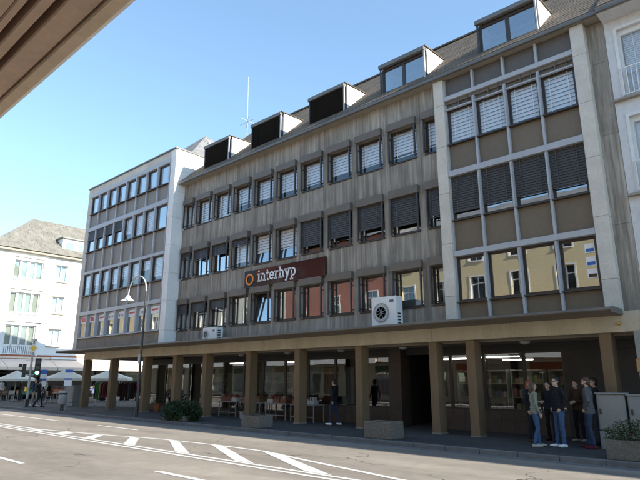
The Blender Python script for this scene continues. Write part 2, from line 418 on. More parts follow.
def slats(w, z1, z0, pitch, sw, tilt, y, thick=.003, bar=True):
    def f():
        b = B(); z = z1 - pitch * .4; c, s = math.cos(tilt) * sw / 2, math.sin(tilt) * sw / 2
        while z > z0 + pitch * .4:
            b.hexa([(-w / 2, y - c, z - s), (w / 2, y - c, z - s), (w / 2, y + c, z + s), (-w / 2, y + c, z + s)],
                   [(-w / 2, y - c, z - s + thick), (w / 2, y - c, z - s + thick), (w / 2, y + c, z + s + thick), (-w / 2, y + c, z + s + thick)])
            z -= pitch
        if bar: b.box(-w / 2, w / 2, y - .02, y + .02, z0 - .02, z0 + .015)
        for x in (-w * .3, w * .3): b.box(x - .012, x + .012, y - sw / 2 - .004, y - sw / 2, z0, z1)
        return b
    return f
def window(parent, cx, y, zb, w, h, cass=0, rails=True, inner=None, ext=None, tilt=0, frame='brown_frame', key='', rail_mat='dark_metal', glassm='window_glass', keep=False):
    k = (round(w, 3), round(h, 3), key); L = (cx, y, zb)
    if inner and not tilt and not keep: glassm = 'clear_glass'
    fr = inst('window', ('wf',) + k, w_frame(w, h), frame, parent, L)
    rt = (-R(tilt), 0, 0) if tilt else None
    sa = inst('sash', ('ws',) + k, w_sash(w, h), frame, fr, (cx, y + .15, zb + .044), rot=rt)
    pn = inst('pane', ('wp', glassm) + k, w_pane(w, h), glassm, fr, (cx, y + .15, zb + .044), rot=rt)
    if cass: inst('shutter_box', ('wc', cass) + k, lambda: B().box(-w / 2 - .03, w / 2 + .03, -.19, -.004, h + .003, h + cass).box(-w / 2, w / 2, .01, .19, h - .005, h + .1), 'taupe_metal', fr, L, bevel=.008)
    if rails:
        for sx in (-1, 1):
            inst('guide_rail', ('wr', sx, rail_mat) + k, lambda: B().box(sx * (w / 2 - .028) - .026, sx * (w / 2 - .028) + .026, -.15, -.075, .015, h).box(sx * (w / 2 - .028) - .012, sx * (w / 2 - .028) + .012, -.075, .09, .12, .16).box(sx * (w / 2 - .028) - .012, sx * (w / 2 - .028) + .012, -.075, .09, h - .3, h - .26), rail_mat, fr, L)
    if inner:
        inst('inner_blind', ('wi', inner) + k, slats(w - .10, h - .05, h * (1 - inner) + .04, .135, .135, R(74), .205), 'white_slat', fr, L)
    if ext:
        inst('outer_blind', ('we', ext, rails) + k, slats(w - (.11 if rails else .03), h, h * (1 - ext) + .03, .088, .091, R(76), -.07 if rails else .05), 'dark_slat', fr, L)
    return fr
EXT = {(0, 0): .45, (0, 1): .36, (1, 0): .42, (1, 1): .38, (1, 2): .24, (1, 5): .80, (1, 6): .74, (1, 7): .70, (1, 8): .80}
TILT = {(1, 3): 7, (1, 4): 7, (0, 3): 8}
INN = {(1, 2): .8, (1, 3): .62, (1, 4): .66, (2, 0): .97, (2, 1): .95, (2, 2): .72, (2, 3): .75, (2, 4): .75, (2, 5): .80, (2, 6): .74, (2, 7): .78, (2, 8): .82}
for ri, (zb, zt, zc) in enumerate(ROWS):
    for i, c in enumerate(WC):
        window(OB, c, YW, zb, ww, zt - zb, zc - zt, True, INN.get((ri, i)), EXT.get((ri, i)), TILT.get((ri, i), 0))
    # narrow end windows
    wl = .86; cxl = WC[0] - .815 - .18 - wl / 2 - .0
    window(OB, cxl, YW, zb, wl, zt - zb, zc - zt, True, .9 if ri == 2 else None, {0: .45, 1: .25}.get(ri))
    wr_ = .64; cxr = WC[-1] + .815 + .18 + wr_ / 2
    window(OB, cxr, YW, zb, wr_, zt - zb, zc - zt, True, .8 if ri == 2 else None, {1: .78}.get(ri))
# rooms behind the windows
for (za, zb_) in ((3.9, 6.6), (6.8, 9.5), (9.7, 12.5)):
    b = B(); x0, x1, y0, y1 = -37.0, -3.6, 17.6, 21.5
    b.face([(x0, y1, za), (x1, y1, za), (x1, y1, zb_), (x0, y1, zb_)], 0)
    b.face([(x0, 17.28, za), (x1, 17.28, za), (x1, y1, za), (x0, y1, za)], 1)
    b.face([(x0, 17.28, zb_), (x1, 17.28, zb_), (x1, y1, zb_), (x0, y1, zb_)], 0)
    b.box(x0, x1, 17.285, 17.5, zb_, zb_ + .2, 0)
    for xx in (-37.0, -33, -29.5, -26.2, -21.6, -15.1, -9.3, -3.6): b.face([(xx, 17.29, za), (xx, y1, za), (xx, y1, zb_), (xx, 17.29, zb_)], 0)
    b.build('office_interior', ['room_wall', 'room_floor'], OB)
# --- right bay between pale piers
BY = 16.86
PXL, PXR = (-9.38, -8.98), (-4.37, -3.97)
for (a, b), nm in ((PXL, 'l'), (PXR, 'r')):
    zz = [3.66, 4.6, 6.45, 8.3, 10.1, 11.75, 12.80]
    for z0, z1 in zip(zz, zz[1:]):
        B().box(a, b, BY - .16, BY + .40, z0 + .004, z1 - .004).build('pier_block', 'pale_concrete', OB, bevel=.006)
bx = [-8.98 + i * (4.61 / 4) for i in range(5)]
brows = [(4.40, 5.95, 6.15), (7.28, 8.89, 9.12), (10.15, 11.70, 11.72)]
bayw = 4.61 / 4 - .085
for i in range(4):
    c = (bx[i] + bx[i + 1]) / 2
    for (z0, z1, mt) in ((3.66, 4.36, 'taupe_panel'), (6.16, 7.24, 'taupe_panel'), (9.12, 10.11, 'taupe_panel'), (12.06, 12.80, 'grey_panel')):
        inst('facade_panel', ('fp', z0), lambda: B().box(-bayw / 2 - .005, bayw / 2 + .005, .03, .12, 0, z1 - z0), mt, OB, (c, BY, z0), bevel=.005)
    window(OB, c, BY - .06, 4.40, bayw, 1.55, 0, False, None, None, 0, key='b1')
    window(OB, c, BY - .06, 7.28, bayw, 1.61, 0, False, None, .80 if i else .84, 0, key='b2')
    fr = window(OB, c, BY - .06, 10.15, bayw, 1.40, 0, False, .97, None, 0, key='b3')
    inst('awning_box', 'awb', lambda: B().box(-bayw / 2, bayw / 2, .02, .14, 1.40, 1.72).box(-bayw / 2, bayw / 2, -.10, .0, 1.36, 1.41, 1).box(-.02, .0, -.09, .02, 1.41, 1.7).box(bayw / 2 - .2, bayw / 2 - .18, -.09, .02, 1.41, 1.7), ['taupe_metal', 'white_metal'], fr, (c, BY, 10.15))
for k, (z0, z1) in enumerate(((5.96, 6.15), (8.90, 9.11), (11.88, 12.05))):
    B().box(-8.975, -4.375, BY - .14, BY + .10, z0, z1).build('cross_rail', 'white_metal', OB, bevel=.006)
B().box(-8.975, -4.375, BY - .05, BY + .2, 11.75, 11.878).build('cross_rail', 'taupe_metal', OB)
for i, x in enumerate(bx):
    for z0, z1 in ((3.66, 5.955), (6.155, 8.895), (9.115, 11.745), (12.055, 12.80)):
        if i in (0, 4):
            s = 1 if i == 0 else -1
            B().box(x + s * .004, x + s * .04, BY - .04, BY + .1, z0, z1).build('mullion', 'white_metal', OB)
        else:
            b = B().box(x - .038, x + .038, BY - .10, BY + .1, z0, z1)
            b.build('mullion', 'white_metal', OB, bevel=.004)
            if z1 - z0 > 1: B().box(x - .028, x + .028, BY - .16, BY - .102, z1 - 1.62, z1 - .06).build('guide_rail', 'white_metal', OB)
# recessed end strip right of the bay
for z0, z1 in ((3.66, 6.2), (6.2, 9.0), (9.0, 11.4), (11.4, 12.8)):
    B().box(-3.966, -3.46, 17.02, 17.4, z0 + .004, z1 - .004).build('concrete_panel', 'boardmarked_concrete', OB)
# stickers standing behind the right window: three framed notices
for k, (z, mt) in enumerate(((5.62, 'sign_blue'), (5.22, 'sign_blue'), (4.86, 'maroon_and_mirrored_red'))):
    n_ = B().box(-4.78, -4.50, 16.926, 16.938, z - .15, z + .13).build('window_notice', 'paper_white', OB)
    B().box(-4.75, -4.53, 16.920, 16.9255, z - .12, z - .02).build('notice_print', mt, n_)
# --- eave, gutter, roof
B().box(X0, -3.46, 16.62, 17.30, 12.82, 12.90).build('eave_soffit', 'ledge_stone', OB)
B().box(X0, -3.46, 16.50, 16.615, 12.80, 12.93).build('gutter', 'zinc', OB, bevel=.02)
SL = .93
def roofz(y): return 12.96 + SL * (y - 16.55)
RX0, RX1 = -26.1, 40.0
RY, RZ = 22.0, roofz(22.0)
B().hexa([(RX0, 16.55, 12.90), (-3.47, 16.55, 12.90), (-3.47, RY, RZ - .06), (RX0, RY, RZ - .06)], [(RX0, 16.55, 12.955), (-3.47, 16.55, 12.955), (-3.47, RY, RZ - .005), (RX0, RY, RZ - .005)]).build('roof_deck', 'slate', OB)
B().face([(RX0, RY, RZ - .01), (-3.47, RY, RZ - .01), (-3.47, 28, 12.9), (RX0, 28, 12.9)]).build('rear_roof', 'slate', OB)
B().face([(RX0, 28, 3), (-3.47, 28, 3), (-3.47, 28, 12.9), (RX0, 28, 12.9)]).face([(-3.47, 17.4, 3), (-3.47, 28, 3), (-3.47, 28, 12.9), (-3.47, 22, RZ - .1), (-3.47, 17.4, 12.9)]).build('rear_wall', 'pale_render', OB)
def shingles(x0, x1, y0, y1, name, mat, parent, zf, w=.42, step=.26, axis='X'):
    """courses of slates, slightly uneven, as one field of real pieces"""
    b = B(); y = y0; r = 0; sl = math.sqrt(1 + SL * SL)
    while y < y1 - .05:
        x = x0 - random.random() * w
        while x < x1:
            ww_ = w * random.uniform(.85, 1.15); a, c = max(x, x0), min(x + ww_ - .008, x1); x += ww_
            if c - a < .03: continue
            t = random.uniform(.012, .024); yo = y + random.uniform(-.012, .012); ye = min(y + step * 1.35, y1)
            b.face([(a, yo, zf(yo) + t + .012), (c, yo, zf(yo) + t + .012), (c, ye, zf(ye) + .006), (a, ye, zf(ye) + .006)])
            b.face([(a, yo, zf(yo)), (c, yo, zf(yo)), (c, yo, zf(yo) + t + .012), (a, yo, zf(yo) + t + .012)])
        y += step / 1.0; r += 1
    return b.build(name, mat, parent, kind='stuff')
shingles(RX0, -3.47, 16.56, RY, 'slate_courses', 'slate', OB, roofz)
B().box(RX0, -3.47, RY - .12, RY + .12, RZ - .02, RZ + .06).build('ridge_cap', 'slate', OB)
# --- dormers
DX = [(-24.48, -22.25), (-20.38, -18.16), (-16.22, -14.05), (-12.07, -9.88), (-7.63, -5.42)]
DY, DZ = 17.18, 14.86
for k, (a, b_) in enumerate(DX):
    blind = k < 3
    d = B(); yb = 19.35; zt = DZ + .10
    # cheeks and roof of the box
    d.hexa([(a + .03, DY + .02, 13.0), (b_ - .03, DY + .02, 13.0), (b_ - .03, yb, 13.0), (a + .03, yb, 13.0)], [(a + .03, DY + .02, DZ - .02), (b_ - .03, DY + .02, DZ - .02), (b_ - .03, yb, zt), (a + .03, yb, zt)])
    dm = B().hexa([(a - .03, DY - .12, DZ - .02), (b_ + .05, DY - .12, DZ - .02), (b_ + .05, yb + .1, zt + .01), (a - .03, yb + .1, zt + .01)], [(a - .03, DY - .12, DZ + .015), (b_ + .05, DY - .12, DZ + .015), (b_ + .05, yb + .1, zt + .04), (a - .03, yb + .1, zt + .04)]).build('dormer', 'slate', OB, label='box dormer closed by a dark blind' if blind else 'box dormer with two panes')
    # side cheeks of boards
    for sx, xx in ((-1, a), (1, b_)):
        n = 4
        for q in range(n):
            y0 = DY + .09 + (yb - DY - .09) * q / n; y1 = DY + .09 + (yb - DY - .09) * (q + 1) / n - .012
            zz0 = DZ - .03 + (zt - DZ) * (y0 - DY) / (yb - DY); zz1 = DZ - .03 + (zt - DZ) * (y1 - DY) / (yb - DY)
            xa, xb = (xx, xx + .05) if sx < 0 else (xx - .05 + .0, xx)
            B().hexa([(xa, y0, 13.0), (xb, y0, 13.0), (xb, y1, 13.0), (xa, y1, 13.0)], [(xa, y0, zz0), (xb, y0, zz0), (xb, y1, zz1), (xa, y1, zz1)]).build('cheek_board', 'cheek_white', dm)
    B().face([(a + .06, DY + 1.2, 13.2), (b_ - .06, DY + 1.2, 13.2), (b_ - .06, DY + 1.2, DZ - .04), (a + .06, DY + 1.2, DZ - .04)]).build('room_wall', 'room_wall', dm)
    B().box(a - .05, b_ - .0, DY - .17, DY - .0, DZ - .19, DZ - .025).build('blind_box', 'zinc', dm, bevel=.008)
    f = B(); z0, z1 = 13.05, DZ - .20
    mid = (a + b_) / 2
    f.box(a + .02, a + .12, DY + .02, DY + .09, z0, z1).box(b_ - .12, b_ - .02, DY + .02, DY + .09, z0, z1).box(mid - .07, mid + .07, DY + .02, DY + .09, z0, z1)
    for s0, s1 in ((a + .12, mid - .07), (mid + .07, b_ - .12)):
        f.box(s0, s1, DY + .02, DY + .09, z1 - .1, z1).box(s0, s1, DY + .02, DY + .09, z0, z0 + .22)
    f.build('window_frame', 'brown_frame', dm)
    for s0, s1 in ((a + .12, mid - .07), (mid + .07, b_ - .12)):
        B().box(s0, s1, DY + .05, DY + .06, z0 + .22, z1 - .1).build('pane', 'window_glass', dm)
    for xx in (a + .0, b_ - .06):
        B().box(xx, xx + .05, DY - .12, DY - .06, z0, DZ - .19).build('guide_rail', 'white_metal' if xx > a + .1 else 'dark_metal', dm)
    if blind:
        inst('outer_blind', ('db',), slats(b_ - a - .12, 1.66, .12, .085, .095, R(-68), 0, bar=False), 'dormer_blind', dm, (mid, DY - .07, 13.0))
# --- canopy, beam, columns of the arcade
CX0, CXM, CX1 = -37.8, -26.13, -3.92
def canopy(x0, x1, parent):
    B().hexa([(x0, 15.55, 3.60), (x1, 15.55, 3.60), (x1, 16.44, 3.53), (x0, 16.44, 3.53)], [(x0, 15.55, 3.652), (x1, 15.55, 3.652), (x1, 16.44, 3.652), (x0, 16.44, 3.652)]).build('canopy_slab', 'soffit_grey', parent)
    B().box(x0 - .0, x1 + .0, 15.50, 15.545, 3.61, 3.685).build('canopy_edge', 'zinc', parent, bevel=.008)
    B().box(x0, x1, 15.548, 17.0, 3.655, 3.675).build('canopy_cover', 'zinc', parent)
canopy(CX0, CXM - .003, None) if False else None
canopy(CXM, CX1, OB)
B().box(CX1, CX1 + .04, 15.50, 16.44, 3.54, 3.70).build('canopy_edge', 'zinc', OB)
bc = [CXM] + [x_ + .15 for x_ in (-22.8, -19.52, -16.42, -13.18, -9.98, -7.2)] + [-3.466]
for x_, y_ in zip(bc, bc[1:]): B().box(x_ + .003, y_ - .003, 16.45 + random.uniform(0, .004), 16.83, 3.09, 3.648).build('beam', 'tan_beam', OB, bevel=.008)
B().box(CXM, -3.4, 16.84, 18.45, 3.02, 3.10).build('arcade_ceiling', 'soffit_grey', OB)
COLS = [-35.67, -32.18, -28.4, -25.4, -22.8, -19.52, -16.42, -13.18, -9.98, -8.60, -4.57]
def column(x, parent):
    c = inst('column', 'col', lambda: B().box(0, .30, 0, .46, 0, 2.965), 'tan_column', parent, (x, 16.46, PZ), bevel=.012)
    inst('column_base', 'colb', lambda: B().box(-.012, .312, -.012, .472, 0, .05), 'base_concrete', c, (x, 16.46, PZ))
for x in COLS[3:]: column(x, OB)
B().lathe((-4.0, 16.44, 3.32), [(.05, 0), (.05, -.03), (.03, -.09), (0, -.09)], 12, axis='Y').build('wall_spotlight', 'brass', OB)
for x in (-20.9, -17.7, -14.6, -11.6, -7.0):
    B().lathe((x, 17.35, 3.02), [(.16, 0), (.16, -.03), (.11, -.08), (0, -.10)], 18).build('ceiling_lamp', 'grey_paint', OB, smooth=True)
# --- shopfronts behind the arcade
SY = 18.30
def shopwin(x0, x1, z0, z1, trans=True):
    w, h = x1 - x0, z1 - z0
    fr = B().box(x0, x0 + .05, SY, SY + .09, z0, z1).box(x1 - .05, x1, SY, SY + .09, z0, z1).box(x0 + .05, x1 - .05, SY, SY + .09, z0, z0 + .05).box(x0 + .05, x1 - .05, SY, SY + .09, z1 - .06, z1)
    fr = fr.build('shop_window', 'brown_frame', OB)
    B().box(x0 + .052, x1 - .052, SY + .04, SY + .052, z0 + .052, z1 - .062).build('pane', 'shop_glass', fr)
    return fr
xs1 = [-31.3, -28.9, -26.53, -25.0, -23.44, -21.82, -20.4, -18.86, -17.38]
for a, b_ in zip(xs1, xs1[1:]): shopwin(a + .003, b_ - .003, .36, 2.76)
for a, b_ in zip([-17.38, -15.75, -14.25], [-15.75, -14.25, -12.72]): shopwin(a + .003, b_ - .003, .78, 2.76)
for a, b_ in zip([-11.08, -10.22, -8.91, -7.5], [-10.22, -8.91, -7.5, -6.20]): shopwin(a + .003, b_ - .003, .84, 2.76)
def tiles(x0, x1, z0, z1, y, mat, tw=.30, th=.15, depth=.06):
    B().box(x0, x1, y + .012, y + depth + .02, z0, z1).build('plinth_wall', 'dark_wall', OB)
    nx = max(1, round((x1 - x0) / tw)); nz = max(1, round((z1 - z0) / th)); w = (x1 - x0) / nx; h = (z1 - z0) / nz
    for i in range(nx):
        for j in range(nz):
            inst('tile', ('tile', round(w, 4), round(h, 4), mat), lambda: B().box(.004, w - .004, 0, .011, .004, h - .004), mat, OB, (x0 + i * w, y + random.uniform(-.002, 0), z0 + j * h))
tiles(-17.38, -12.72, PZ, .776, SY, 'brown_tile', .42, .33)
tiles(-11.08, -6.20, PZ, .836, SY, 'brown_tile', .44, .36)
tiles(-31.3, -17.384, PZ, .356, SY, 'brown_tile', .6, .236)
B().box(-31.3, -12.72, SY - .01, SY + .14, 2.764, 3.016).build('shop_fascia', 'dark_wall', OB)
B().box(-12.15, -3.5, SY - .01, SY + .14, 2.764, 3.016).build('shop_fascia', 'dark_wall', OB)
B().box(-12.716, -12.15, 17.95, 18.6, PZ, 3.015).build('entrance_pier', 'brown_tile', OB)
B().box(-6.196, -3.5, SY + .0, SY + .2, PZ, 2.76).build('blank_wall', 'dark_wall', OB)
# shop interiors
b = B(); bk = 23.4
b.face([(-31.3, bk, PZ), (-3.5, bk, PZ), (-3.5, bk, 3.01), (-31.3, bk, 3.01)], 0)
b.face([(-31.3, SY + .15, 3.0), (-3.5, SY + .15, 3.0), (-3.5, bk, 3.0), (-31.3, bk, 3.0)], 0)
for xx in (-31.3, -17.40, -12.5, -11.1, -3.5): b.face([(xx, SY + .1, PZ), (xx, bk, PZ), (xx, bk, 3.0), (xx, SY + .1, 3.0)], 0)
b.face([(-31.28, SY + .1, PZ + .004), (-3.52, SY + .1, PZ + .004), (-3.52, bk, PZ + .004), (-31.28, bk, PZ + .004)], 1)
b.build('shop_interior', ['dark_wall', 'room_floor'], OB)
B().box(-12.1, -11.15, 20.2, 20.28, PZ, 2.5).build('entrance_door', 'brown_frame', OB)
# --------------------------------------------------------------- corner block (left)
CB = thing('corner_block', (-31.6, 16.3, PZ), 'taller flat-topped corner block with grey panels and a sunlit white end wall', 'building')
LY = 16.30; LX0, LX1 = -37.12, -26.14
lx = [-36.60 + i * 1.2375 for i in range(9)]
lw = 1.2375 - .10
LR = [(4.47, 5.93), (7.26, 8.70), (10.28, 11.72), (13.0, 14.24)]
random.seed(11)
for ri, (z0, z1) in enumerate(LR):
    for i in range(8):
        c = (lx[i] + lx[i + 1]) / 2
        ext = .45 if ri == 2 and i < 4 else None
        inn = None
        if ri == 3: inn = (.98, .97, .98, .9, .98, .97, .75, .98)[i]
        if ri == 1: inn = (.62, .7, .66, .72, .6, .72, .45, .82)[i]
        if ri == 2 and i >= 4: inn = (.72, .9, .95, None)[i - 4]
        fr = window(CB, c, LY - .08, z0, lw, z1 - z0, 0, False, inn, ext, 0, frame='white_metal' if ri == 0 else 'brown_frame', key='L%d' % ri, keep=ri == 3)
        if ri == 0:
            # posters pasted at the top of the panes
            po = B().box(c - lw / 2 + .13, c + lw / 2 - .13, LY + .185, LY + .188, z1 - .48, z1 - .13).build('poster', 'paper_white', fr) if False else None
            k = inst('poster', 'poster', lambda: B().box(-lw / 2 + .13, lw / 2 - .13, .136, .1395, -.50, -.10), 'paper_white', fr, (c, LY - .08, z1))
            if i in (0, 1, 2, 5, 7):
                h0 = (.3, .26, .2, .2, .2)[(0, 1, 2, 5, 7).index(i)]
                B().box(c - .33, c + (.1 if i == 1 else .3), LY + .052, LY + .0555, z1 - .42 + (.1 if i > 1 else 0), z1 - .42 + h0).build('poster_print', 'sign_red', fr)
            else:
                for q in range(4): B().box(c - .33 + q * .18, c - .22 + q * .18, LY + .052, LY + .0555, z1 - .40, z1 - .24).build('poster_print', 'goods_grey', fr)
for i in range(8):
    c = (lx[i] + lx[i + 1]) / 2
    for z0, z1, mt in ((6.19, 7.21, 'wing_panel'), (8.91, 10.23, 'wing_panel'), (12.03, 12.95, 'wing_panel')):
        inst('facade_panel', ('lp', z0), lambda: B().box(-lw / 2 - .01, lw / 2 + .01, .03, .14, 0, z1 - z0), mt, CB, (c, LY, z0), bevel=.005)
for z0, z1 in ((5.945, 6.18), (8.72, 8.90), (11.74, 12.02), (14.25, 14.50)):
    B().box(-36.6, -26.66, LY - .10, LY + .14, z0, z1).build('cross_rail', 'white_metal', CB, bevel=.006)
for i, x in enumerate(lx):
    for z0, z1 in ((4.46, 5.94), (6.185, 8.715), (8.905, 11.735), (12.025, 14.245)):
        d = 1 if i == 0 else -1 if i == 8 else 0
        if d: B().box(x, x + d * .045, LY - .04, LY + .14, z0, z1).build('mullion', 'white_metal', CB)
        else:
            B().box(x - .046, x + .046, LY - .06, LY + .14, z0, z1).build('mullion', 'white_metal', CB)
            hz = LR[(4.46, 6.185, 8.905, 12.025).index(z0)]
            B().box(x - .05, x + .05, LY - .115, LY - .062, hz[0] - .04, hz[1]).build('guide_rail', 'white_metal', CB)
# front edges, parapet, base and end wall of stone slabs
lev = [3.66, 4.45, 6.05, 7.6, 9.2, 10.8, 12.4, 13.7, 14.99]
for z0, z1 in zip(lev, lev[1:]):
    B().box(LX0, -36.604, LY - .03, LY + .4, z0 + .004, z1 - .004).build('pier_block', 'pale_concrete', CB, bevel=.005)
    B().box(-26.656, LX1 - .36, LY - .03, LY + .4, z0 + .004, z1 - .004).build('pier_block', 'white_stone', CB, bevel=.005)
    yy = [LY - .03, 17.9, 19.9, 21.9, 24, 26, 28]
    for y0, y1 in zip(yy, yy[1:]):
        if z0 > 11 or y0 < 17.5: B().box(LX1 - .35, LX1 + random.uniform(0, .004), y0 + .003, y1 - .003, z0 + .004, z1 - .004).build('wall_slab', 'white_stone', CB, bevel=.005)
xx = [-36.6, -34.1, -31.6, -29.1, -26.66]
for a, b_ in zip(xx, xx[1:]):
    B().box(a + .004, b_ - .004, LY - .0, LY + .4, 3.66, 4.42).build('base_slab', 'base_concrete', CB, bevel=.005)
    B().box(a + .004, b_ - .004, LY - .02, LY + .3, 14.505, 14.99).build('parapet_slab', 'pale_concrete', CB, bevel=.005)
B().box(LX0 - .05, LX1 + .05, LY - .10, LY + .34, 14.995, 15.07).build('parapet_cap', 'zinc', CB)
B().box(LX1 - .36, LX1 + .05, LY + .345, 28, 14.995, 15.07).build('parapet_cap', 'zinc', CB)
B().box(LX0, LX0 + .3, LY + .41, 28, 3.66, 14.98).box(LX0 + .3, LX1 - .37, 27.8, 28, 3.66, 14.98).box(LX0 + .31, LX1 - .36, LY + .41, 27.78, 14.8, 14.9).build('rear_wall', 'pale_concrete', CB)
A_ = (-31.5, 22, 19.46); q0 = (-36.6, 17.3, 14.92); q1 = (-26.52, 17.3, 14.92); q2 = (-26.52, 27.4, 14.92); q3 = (-36.6, 27.4, 14.92)
b = B()
for p, q in ((q0, q1), (q1, q2), (q2, q3), (q3, q0)): b.face([p, q, A_])
b.build('hip_roof', 'slate_grey', CB)
B().lathe((-29.9, 21.2, 18.05), [(.07, -.6), (.07, .1), (.1, .1), (.1, .16), (0, .16)], 10).build('vent_pipe', 'white_paint', CB)
b = B(); 
canopy(CX0, CXM - .003, CB)
B().box(CX0 - .004, CX0 - .05, 15.50, 17.2, 3.54, 3.70).build('canopy_edge', 'zinc', CB)
for x_, y_ in ((-35.67, -32.03), (-32.03, -28.25), (-28.25, CXM)): B().box(x_ + .003, y_ - .003, 16.45 + random.uniform(0, .004), 16.83, 3.09, 3.648).build('beam', 'tan_beam', CB, bevel=.008)
B().box(-35.67, CXM - .003, 16.84, 28, 3.10, 3.3).box(LX0, -35.68, 16.46, 28, 3.5, 3.649).build('arcade_ceiling', 'soffit_grey', CB)
for x in COLS[:3]: column(x, CB)
B().box(-31.3, -31.1, 18.31, 28, PZ, 3.095).build('end_wall', 'dark_wall', CB)
# --------------------------------------------------------------- house on the right
NB = thing('rendered_house', (-3.4, 17, PZ), 'pale rendered house with balcony railings beside the recessed concrete strip', 'building')
NX = -3.45
def wallholes(x0, x1, z0, z1, y0, y1, holes, parent, name, mat):
    """front wall with rectangular openings"""
    xs = sorted({x0, x1, *[h[0] for h in holes], *[h[1] for h in holes]}); b = B()
    for a, c in zip(xs, xs[1:]):
        hs = sorted([h for h in holes if h[0] <= a + 1e-6 and h[1] >= c - 1e-6], key=lambda h: h[2]); z = z0
        for h in hs:
            if h[2] > z: b.box(a, c, y0, y1, z, h[2])
            z = h[3]
        if z < z1: b.box(a, c, y0, y1, z, z1)
    return b.build(name, mat, parent)
nh = []
for c in (-2.35, .9, 4.1):
    for z0, z1 in ((9.98, 12.28), (7.0, 9.38), (4.2, 6.5)): nh.append((c - .78, c + .78, z0, z1))
wallholes(NX, 10, 3.65, 12.64, 17.0, 17.4, nh, NB, 'wall', 'render_grey')
B().box(10, 40, 17.0, 17.4, .1, 12.64).build('wall', 'render_grey', NB)
for (a, b_, z0, z1) in nh:
    w = b_ - a; h = z1 - z0
    fr = B().box(a - .09, b_ + .09, 16.975, 16.998, z1 + .0, z1 + .09).box(a - .09, a, 16.975, 16.998, z0, z1).box(b_, b_ + .09, 16.975, 16.998, z0, z1).build('window', 'white_paint', NB)
    B().box(a, a + .07, 17.12, 17.2, z0, z1).box(b_ - .07, b_, 17.12, 17.2, z0, z1).box(a + .07, b_ - .07, 17.12, 17.2, z1 - .16, z1).box(a + .07, b_ - .07, 17.12, 17.2, z0, z0 + .08).box((a + b_) / 2 - .05, (a + b_) / 2 + .05, 17.12, 17.2, z0 + .08, z1 - .16).build('window_frame', 'white_paint', fr)
    B().box(a + .06, b_ - .06, 17.155, 17.165, z0 + .07, z1 - .15).build('pane', 'clear_glass', fr)
    inst('inner_blind', ('nbb', round(h, 2)), slats(w - .2, h - .15, .2, .07, .08, R(70), 0), 'white_slat', fr, ((a + b_) / 2, 17.26, z0))
    B().box(a, b_, 17.9, 17.92, z0 - .2, z1 + .2).build('room_wall', 'room_wall', fr)
    B().box(a - .05, b_ + .05, 16.90, 16.93, z0 + .92, z0 + .96).box(a - .05, b_ + .05, 16.90, 16.93, z0 + .06, z0 + .09).build('railing', 'white_paint', fr)
    for q in range(13):
        xq = a + w * q / 12
        inst('baluster', 'nbal', lambda: B().box(-.012, .012, -.012, .012, 0, .83), 'white_paint', fr, (xq, 16.915, z0 + .09))
for z in (9.90, 6.92): B().box(NX, 10, 16.84, 16.997, z, z + .075).build('ledge', 'ledge_stone', NB, bevel=.01)
B().box(-3.46 + .003, 40, 16.36, 17.4, 12.645, 12.72).build('eave_soffit', 'render_grey', NB)
B().box(-3.46 + .003, 40, 16.24, 16.355, 12.66, 12.80).build('gutter', 'zinc', NB, bevel=.02)
B().hexa([(-3.46, 16.3, 12.80), (40, 16.3, 12.80), (40, RY, RZ - .06), (-3.46, RY, RZ - .06)], [(-3.46, 16.3, 12.84), (40, 16.3, 12.84), (40, RY, RZ), (-3.46, RY, RZ)]).build('roof', 'slate', NB)
shingles(-3.46, 4, 16.4, RY, 'slate_courses', 'slate', NB, lambda y: 12.85 + (RZ - 12.84) / (RY - 16.3) * (y - 16.3))
B().face([(-3.46, RY, RZ), (40, RY, RZ), (40, 28, 12.8), (-3.46, 28, 12.8)]).face([(40, 17, 0), (40, 28, 0), (40, 28, 12.8), (40, 22, RZ), (40, 17, 12.8)]).build('rear_roof', 'slate', NB)
B().box(-3.46, 40, 16.45, 16.95, 3.10, 3.64).build('beam', 'tan_beam', NB)
B().box(-3.40, 40, 16.951, 19, 3.05, 3.2).build('arcade_ceiling', 'soffit_grey', NB)
B().box(-3.66, -3.36, 16.30, 16.6, PZ, 3.095).build('pillar', 'cabinet_grey', NB, bevel=.01)
B().box(-3.66, -3.1, 16.6, 17.0, 3.095, 3.645).build('beam_end', 'tan_beam', NB) if False else None
B().box(-3.49, 40, 18.6, 19, PZ, 3.05).build('shop_wall', 'dark_wall', NB)
pl = B().box(-3.69, -3.34, 16.27, 16.297, 2.03, 2.38).build('wall_plaque', 'terracotta', None, label='small red-edged cream plaque on the white pillar at the right edge', cat='sign')
WORLD[pl.name] = Vector((0, 0, 0))
B().box(-3.67, -3.36, 16.262, 16.2695, 2.06, 2.35).build('plaque_face', 'goods_yellow', pl)
# --------------------------------------------------------------- white house across the side street
WH = thing('white_house', (-56, 22, PZ), 'sunlit white house with hipped sand-coloured roof, loggia windows and shop awnings', 'house')
WX = -56.0
wy0, wy1 = 16.1, 36.0
b = B()
holes = []   # (y0,y1,z0,z1)
loggia = [(18.12, 20.85, 10.45, 13.05), (18.12, 20.85, 7.15, 9.95), (18.12, 20.85, 4.1, 6.85)]
small = [(22.0, 23.2, 11.4, 13.05), (22.0, 23.2, 8.2, 9.85), (22.0, 23.2, 5.0, 6.65), (26.0, 28.6, 10.45, 13.05), (26.0, 28.6, 7.15, 9.95), (26.0, 28.6, 4.1, 6.85)]
ys = sorted({wy0, wy1, *[h[0] for h in loggia + small], *[h[1] for h in loggia + small]})
for a, c in zip(ys, ys[1:]):
    hs = sorted([h for h in loggia + small if h[0] <= a + 1e-6 and h[1] >= c - 1e-6], key=lambda h: h[2]); z = 3.3
    for h in hs:
        if h[2] > z: b.box(WX - .35, WX, a, c, z, h[2])
        z = h[3]
    b.box(WX - .35, WX, a, c, z, 13.8)
b.build('wall', 'render_white', WH)
